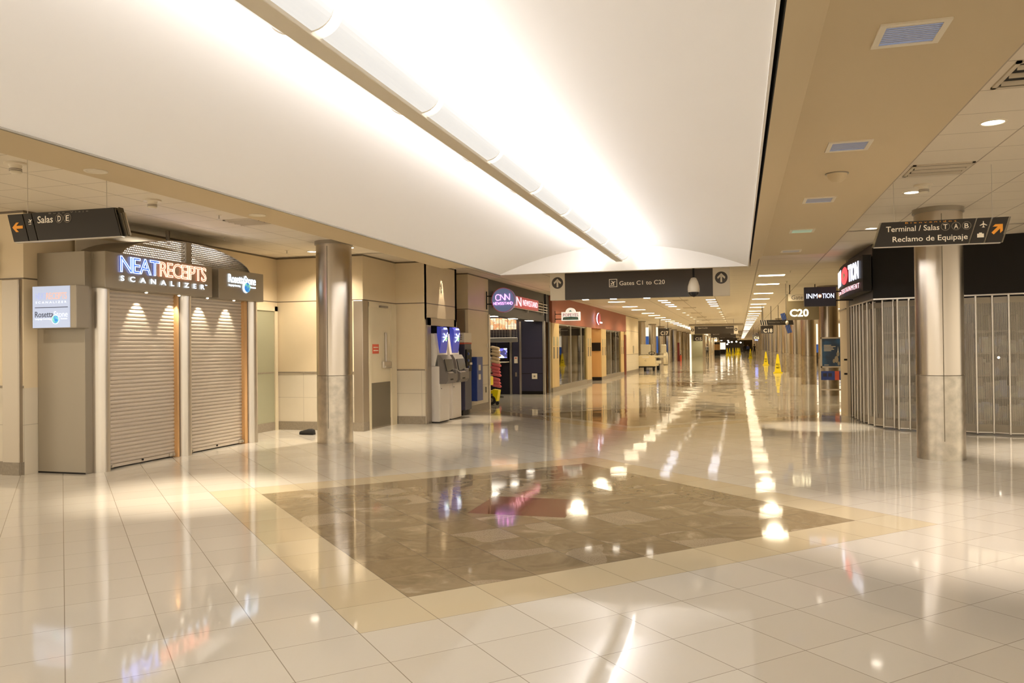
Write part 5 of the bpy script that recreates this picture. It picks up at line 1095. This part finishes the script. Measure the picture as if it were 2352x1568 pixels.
# people
def person(x, y, rz, label, step=.18, shirt=mSHIRT):
    t = thing('person', label, 'person', (x, y, 0), None, rz)
    J = [(0, 0, .95), (0, 0, 1.12), (0, .01, 1.32), (0, .01, 1.45), (0, -.01, 1.53), (0, -.02, 1.63), (0, -.02, 1.74),
         (-.10, 0, .90), (-.11, -step * .6, .50), (-.11, -step, .09), (-.11, -step - .14, .04), (.10, 0, .90), (.11, step * .3, .50), (.11, step, .10), (.11, step - .13, .04),
         (-.19, .01, 1.40), (-.25, .06, 1.12), (-.24, 0, .88), (-.24, -.02, .80), (.19, .01, 1.40), (.25, -.02, 1.12), (.25, -.12, .90), (.25, -.15, .82)]
    E_ = [(0, 1), (1, 2), (2, 3), (3, 4), (4, 5), (5, 6), (0, 7), (7, 8), (8, 9), (9, 10), (0, 11), (11, 12), (12, 13), (13, 14), (3, 15), (15, 16), (16, 17), (17, 18), (3, 19), (19, 20), (20, 21), (21, 22)]
    Rr = [.15, .13, .15, .12, .05, .085, .07, .095, .065, .042, .035, .095, .065, .042, .035, .06, .045, .032, .03, .06, .045, .032, .03]
    me = bpy.data.meshes.new('person'); me.from_pydata(J, E_, []); o = bpy.data.objects.new('tmp', me); COL.objects.link(o)
    sk = o.modifiers.new('s', 'SKIN'); o.modifiers.new('u', 'SUBSURF').levels = 1
    for i, v in enumerate(me.skin_vertices[0].data): v.radius = (Rr[i], Rr[i] * (.75 if i < 4 else 1)); v.use_root = (i == 0)
    dg = bpy.context.evaluated_depsgraph_get(); m2 = bpy.data.meshes.new_from_object(o.evaluated_get(dg)); bpy.data.objects.remove(o)
    for mm in (mSKIN, shirt, mTROU, mBLACK): m2.materials.append(mm)
    for p in m2.polygons:
        z = p.center.z; ax = abs(p.center.x); p.use_smooth = True
        p.material_index = 3 if z < .09 else 2 if (z < .98 and ax < .2) else (0 if z > 1.5 or z < .87 else 1)
    bo = bpy.data.objects.new('body', m2); COL.objects.link(bo); bo.parent = t
    b = MB(); b.sphere((0, .0, 1.70), .105, mHAIR, (.9, 1.0, .95)); obj('hair', b, t, world=False); return t
person(-4.3, 116, PI, 'person in a grey top and dark trousers walking away at the left of the hall', .2)
person(1.5, 148, 0, 'small distant person in pale top walking on the right side', .16, mBLUE)
person(2.25, 128, PI, 'distant person in dark clothes near the right columns', .12, mBLACK)
person(.9, 158, 0, 'farthest tiny dark-clothed person right of the yellow cones', .12, mBLACK)

# ================================================================== RIGHT SIDE
C0, C1, C2 = (2.30, 15.5), (4.45, 14.8), (9.5, 13.2)
mb = MB(); mb.strip([(2.24, 18.25), C0], 2.33, 3.3, mCHAR); mb.strip([C0, C1, C2], 2.33, 3.3, mBLACK); mb.face([(2.24, 18.25, 2.33), (C0[0], C0[1], 2.33), (C0[0] + .35, C0[1] + .25, 2.33), (2.6, 18.25, 2.33)], mCHAR); mb.face([(*C0, 2.33), (*C2, 2.33), (C2[0], C2[1] + .35, 2.33), (C0[0] + .35, C0[1] + .25, 2.33)], mCHAR); mb.box((9.4, 13.2, 0), (9.6, 19.6, 3.3), mCHAR)  # side fascia in lighter charcoal than the front: lighting put into its colour
Sh = thing('shop_header', 'black fascia of the gadget shop wrapping the corner above the ribbed gate', 'shop sign', (2.3, 15.5, 2.33)); obj('fascia_panel', mb, Sh)
mb = MB()
for pth in ([(2.25, 18.25), (C0[0] + .01, C0[1] + .02), (C1[0], C1[1] + .02), C2],):
    for (a, c) in zip(pth, pth[1:]): mb.slab([(a[0], a[1], 2.305), (c[0], c[1], 2.305), (c[0], c[1], 2.335), (a[0], a[1], 2.335)], (.03, .03, 0), mALU)
obj('track_rail', mb, Sh)
for x, y in ((2.95, 15.42), (4.6, 14.86), (3.55, 15.2), (6.2, 14.35)):
    mb = MB(); mb.cyl((x, y, 2.318), (x, y, 2.329), .06, mDOWN, 18); obj('spot_lamp', mb, Sh)
lamp('gate_spot', 'SPOT', (2.95, 14.9, 2.3), 25, WARM2, (.1, -.15, -1), spot_size=1.3, spot_blend=.8, shadow_soft_size=.04); lamp('gate_spot', 'SPOT', (4.6, 14.4, 2.3), 25, WARM2, (.1, -.15, -1), spot_size=1.3, spot_blend=.8, shadow_soft_size=.04)
lamp('gate_floor_spot', 'SPOT', (4.6, 12.4, 3.25), 450, (1, .86, .72), spot_size=1.1, spot_blend=.6, shadow_soft_size=.05); downlight(4.6, 12.4, 'round downlight in the right ceiling near the shop front, at the frame edge', 'round downlights in the right tiled ceiling')
# side sign on the shop
t = thing('shop_wall_sign', 'bulging black shop sign with a red play button and white letters on the side fascia', 'sign', (2.1, 16.6, 2.48))
mb = MB(); pl = [(2.26, 15.35), (2.12, 15.35)] + [(2.25 - .24 * math.cos((y - 17.1) / 2.0 * 1.1) - .0, y) for y in (15.6, 16.0, 16.5, 17.1, 17.7, 18.2)] + [(2.24, 18.25)]
mb.prism(pl[::-1], 2.46, 3.10, mBLACK); obj('housing', mb, t)
def faceat(ya, yb):
    xa = 2.25 - .24 * math.cos((ya - 17.1) / 2.0 * 1.1) - .02; xb = 2.25 - .24 * math.cos((yb - 17.1) / 2.0 * 1.1) - .02
    r = Vector((xb - xa, yb - ya, 0)); return (xa, ya, 0), (tuple(r.normalized()), (0, 0, 1), tuple(Vector((r.y, -r.x, 0)).normalized())), r.length
mINW = emis('letter_cool_white', (.82, .84, 1.0), 1.15); mINR = emis('button_red', (.95, .06, .08), 1.1)
o_, fc, L = faceat(16.45, 15.50); mb = MB(); text(mb, 'TION', .03, L - .03, 2.72, 3.02, o_, fc, mINW, bold=.05); text(mb, 'INMENT', 0, L, 2.53, 2.62, o_, fc, mNPINKW, spacing=1.4); obj('lettering', mb, t)
o_, fc, L = faceat(17.35, 16.45); mb = MB(); r_, u_, n_ = [Vector(q) for q in fc]; c_ = Vector(o_) + r_ * (L / 2); N = 32
mb.face([c_ + r_ * (.43 * math.cos(2 * PI * i / N)) + u_ * (2.86 + .17 * math.sin(2 * PI * i / N)) for i in range(N)], mINR); mb.face([c_ + n_ * .01 + r_ * p + u_ * q for p, q in ((.22, 2.86), (-.1, 2.94), (-.1, 2.78))], mWHITE); obj('play_button', mb, t, label='red disc with a white triangle')
mb = MB(); o_, fc, L = faceat(18.2, 17.4); text(mb, 'INM', 0, L, 2.72, 3.02, o_, fc, mINW, bold=.05); o_, fc, L = faceat(17.9, 16.5); text(mb, 'ENTERTA', 0, L, 2.53, 2.62, o_, fc, mNPINKW, spacing=1.4); obj('lettering', mb, t)
# blade sign
Y = 17.5; t = thing('shop_blade_sign', 'black blade sign with glowing blue-white letters and red starburst on two arms', 'sign', (1.6, Y, 2.3))
mb = MB(); mb.box((1.30, Y, 2.305), (1.91, Y + .12, 2.70), mNAVYD, .008); obj('sign_panel', mb, t); O = (0, Y - .004, 0)
mINB = emis('letter_white_violet', (.72, .78, 1.0), 1.9)
mb = MB(); text(mb, 'INM', 1.345, 1.555, 2.47, 2.565, O, '-y', mINB); text(mb, 'TION', 1.645, 1.87, 2.47, 2.565, O, '-y', mINB); obj('lettering', mb, t)
mb = MB(); 
for k in range(8):
    a = PI * k / 4; mb.face([(1.60 + .012 * math.cos(a + 1.57), Y - .005, 2.515 + .012 * math.sin(a + 1.57)), (1.60 + .045 * math.cos(a), Y - .005, 2.515 + .045 * math.sin(a)), (1.60 + .012 * math.cos(a - 1.57), Y - .005, 2.515 + .012 * math.sin(a - 1.57))], mNRED)
disc2(mb, (1.60, Y - .006, 2.515), .022, '-y', mNRED); obj('starburst', mb, t, label='red starburst')
mb = MB()
for z in (2.41, 2.59): mb.box((1.91, Y + .04, z), (2.235, Y + .08, z + .025), mBLACK)
obj('support_arm', mb, t)
# cream pier closing the shop, walls beyond
wall([(2.2, 18.3), (2.2, 19.5)], m=mCREAM, name='wall_right'); wall([(2.2, 19.5), (10, 19.5)], m=mCREAM, name='wall_right'); wall([(2.2, 18.3), (2.26, 18.3)], m=mCREAM, name='wall_right')
wall([(10, 13), (10, 19.5)], m=mNAVYD, name='wall_right'); wall([(2.3, 19.4), (10, 19.4)], m=mNAVYD, name='wall_right')
mb = MB(); mb.box((2.17, 18.3, 2.27), (2.2, 19.5, 2.29), mBASE); struct('trim_5', mb)
mb = MB()
for z in (.9, 1.2): mb.cyl((2.2, 18.32, z), (2.14, 18.32, z), .02, mBLACK, 10)
solo('gate_latch', mb, 'two black latch pegs on the cream pier at the gate end', 'latch')
wall([(12, 13), (12, 262)], m=mCREAM, name='wall_right'); 
mb = MB(); mb.box((3.4, 72, 0), (12, 72.2, .9), mCHAR); mb.box((3.4, 72, .9), (12, 72.2, 1.6), mSKYB); mb.box((3.4, 72, 1.6), (12, 72.2, 3.3), mPALE); struct('wall_gate_area_right', mb)
wall([(4.6, 80), (4.6, 262)], m=mCREAM, name='wall_right')
mb = MB(); mb.box((4.7, 40, 1.45), (5.35, 40.1, 2.75), mat('teal_board', (.06, .13, .12), .4)); mb.box((4.95, 39.98, 1.9), (5.1, 40, 2.4), mWHITE); mb.box((4.72, 40.02, 0), (4.78, 40.08, 1.45), mALU); mb.box((5.27, 40.02, 0), (5.33, 40.08, 1.45), mALU); solo('teal_board', mb, 'teal display board behind the column right of the poster stand', 'display')
for k, (x, y) in enumerate(((5.0, 39.0), (5.0, 42.5), (4.3, 47), (4.3, 50))): tree_copy(pR, (x, y, ZC), f'ceiling strip light in the right gate area, {ordn(k)} from the camera', 'strip lights of the right gate area')
for k, (y0, y1) in enumerate(((33, 45), (50, 62))): lamp('gate_area_fill', 'AREA', (7, (y0 + y1) / 2, 3.25), 250, (1, .85, .6), shape='RECTANGLE', size=4, size_y=10)  # fill lamps added to brighten the hall from the right gate area
lamp('gate_area_fill', 'AREA', (-10, 62, 3.25), 300, (1, .85, .6), shape='RECTANGLE', size=5, size_y=14)  # matching fill added on the left, no fitting of its own
# folding gate
path = [(2.30, 18.22), (2.32, 17.4), (2.35, 16.6), (2.42, 16.1), (2.56, 15.7), (2.80, 15.42), (3.15, 15.25), (3.7, 15.08), (4.45, 14.84), (9.3, 13.3)]
seg = [0]
for a, c in zip(path, path[1:]): seg.append(seg[-1] + math.hypot(c[0] - a[0], c[1] - a[1]))
def at(s):
    for i in range(len(path) - 1):
        if s <= seg[i + 1] or i == len(path) - 2:
            q = (s - seg[i]) / (seg[i + 1] - seg[i]); a, c = path[i], path[i + 1]; dx, dy = c[0] - a[0], c[1] - a[1]; L = math.hypot(dx, dy)
            return Vector((a[0] + dx * q, a[1] + dy * q)), Vector((dy / L, -dx / L))
Gf = thing('folding_gate', 'ribbed translucent folding gate closing the curved corner shop at right', 'folding gate', (2.9, 15.4, 0))
s = 0.0; pts = []; k = 0
while s < seg[-1]:
    p, n = at(s); pts.append(p + n * (.045 if k % 2 else -.045)); s += .165 if s < 3.2 else .235; k += 1
for a, c in zip(pts, pts[1:]):
    d = (c - a); L = d.length; d.normalize(); e = d * .017; b = MB()
    a2, c2 = a + e, c - e
    b.face([(a2.x, a2.y, .17), (c2.x, c2.y, .17), (c2.x, c2.y, 2.18), (a2.x, a2.y, 2.18)], mRIB, [(0, .17), (L, .17), (L, 2.18), (0, 2.18)])
    for z0, z1 in ((.03, .17), (2.18, 2.28)): b.face([(a2.x, a2.y, z0), (c2.x, c2.y, z0), (c2.x, c2.y, z1), (a2.x, a2.y, z1)], mTAUPE)
    nn = Vector((d.y, -d.x)) * .006
    b.slab([(a2.x, a2.y, .03), (c2.x, c2.y, .03), (c2.x, c2.y, .045), (a2.x, a2.y, .045)], (nn.x, nn.y, 0), mALU)
    obj('clear_panel', b, Gf)
for p in pts:
    b = MB(); b.cyl((p.x, p.y, .02), (p.x, p.y, 2.31), .017, mALU, 10); obj('hinge_post', b, Gf)
# goods in the shop
for k, (x, y, w) in enumerate(((3.3, 17.6, 1.1), (4.9, 17.2, 1.3), (6.6, 16.8, 1.4), (8.2, 16.4, 1.1), (4.2, 18.9, 1.6), (6.4, 18.9, 1.8))):
    t = thing('display_shelf', f'dim shelf unit of boxed goods behind the ribbed gate, {ordn(k)} from the left', 'shelf', (x, y, 0), 'shelf units inside the closed shop')
    b = MB(); h = 1.9 if k < 4 else 2.1
    for z in [.05 + .42 * i for i in range(5)]: b.box((x - w / 2, y - .2, z), (x + w / 2, y + .2, z + .03), mATMG)
    for sx in (-1, 1): b.box((x + sx * w / 2 - .02, y - .2, 0), (x + sx * w / 2 + .02, y + .2, h), mATMG)
    obj('rack', b, t)
    b = MB(); random.seed(40 + k)
    for i in range(4):
        xx = x - w / 2 + .04
        while xx < x + w / 2 - .16: ww = random.uniform(.08, .16); b.box((xx, y - .18, .08 + .42 * i), (xx + ww, y - .02, .08 + .42 * i + random.uniform(.18, .34)), mGOODS); xx += ww + .03
    obj('boxed_goods', b, t)
lamp('shop_night_light', 'AREA', (5.5, 17.3, 2.6), 9, (1, .84, .6), shape='RECTANGLE', size=3, size_y=1.2)
mb = MB(); mb.prism([(2.34, 15.6), (4.47, 14.9), (9.4, 13.35), (9.4, 19.3), (2.34, 19.3)], 2.9, 2.92, mCHAR); struct('ceiling_shop', mb)
for k, (x, y, z) in enumerate(((3.75, 16.8, 1.55), (4.6, 16.7, 1.25), (5.3, 16.5, 1.9), (5.9, 16.2, 1.6))):
    mb = MB(); mb.sphere((x, y, z), .022, mDOWN, (1, 1, 1), 8); mb.cyl((x, y, z), (x, y, 2.9), .003, mBLACK, 6); solo('shop_lamp', mb, f'tiny lit pendant bulb inside the closed shop, {ordn(k)} from the left', 'lamp', 'bulbs inside the closed shop')
# poster stand
t = thing('poster_stand', 'silver free-standing poster frame with a blue advertisement by the ribbed gate', 'poster stand', (2.6, 25.0, 0)); Y = 24.95
mb = MB()
for a, c in (((2.28, 1.70), (2.88, 1.74)), ((2.28, .86), (2.88, .90)), ((2.28, .86), (2.32, 1.74)), ((2.84, .86), (2.88, 1.74)), ((2.28, .20), (2.94, .24))): mb.box((a[0], Y, a[1]), (c[0], Y + .04, c[1]), mALU)
mb.box((2.260, Y, 0), (2.285, Y + .04, 1.2), mALU); mb.box((2.920, Y, 0), (2.945, Y + .04, 1.2), mALU)
for x in (2.26, 2.92): mb.slab([(x, Y + .04, 1.2), (x + .025, Y + .04, 1.2), (x + .025, Y + .5, 0), (x, Y + .5, 0)], (0, .03, 0), mALU)
obj('frame', mb, t)
mb = MB(); mb.box((2.320, Y + .01, .90), (2.840, Y + .03, 1.70), mPOST)
for z, w in ((1.50, .2), (1.46, .32), (1.42, .25), (1.38, .28), (1.34, .2)): mb.box((2.37, Y + .005, z), (2.37 + w, Y + .01, z + .018), mVENT)
for p, q, r_ in ((2.75, 1.25, .07), (2.71, 1.1, .10), (2.64, 1.05, .06), (2.77, .98, .06)): disc2(mb, (p, Y + .004, q), r_ * .55, '-y', mTAUPE, 12, rv=r_)
mb.face([(2.740, Y + .003, 1.30), (2.770, Y + .003, 1.30), (2.756, Y + .003, 1.48)], mWTRIM); mb.box((2.380, Y + .005, .93), (2.500, Y + .01, .945), mVENT); obj('poster', mb, t)
mb = MB(); mb.box((2.280, Y + .01, .50), (2.940, Y + .03, .76), mBLUE); mb.box((2.660, Y + .005, .50), (2.780, Y + .01, .76), mREDS); mb.box((2.340, Y + .005, .60), (2.440, Y + .01, .70), mNAVY); mb.box((2.480, Y + .005, .60), (2.580, Y + .01, .70), mNAVY); obj('leaflet_panel', mb, t)
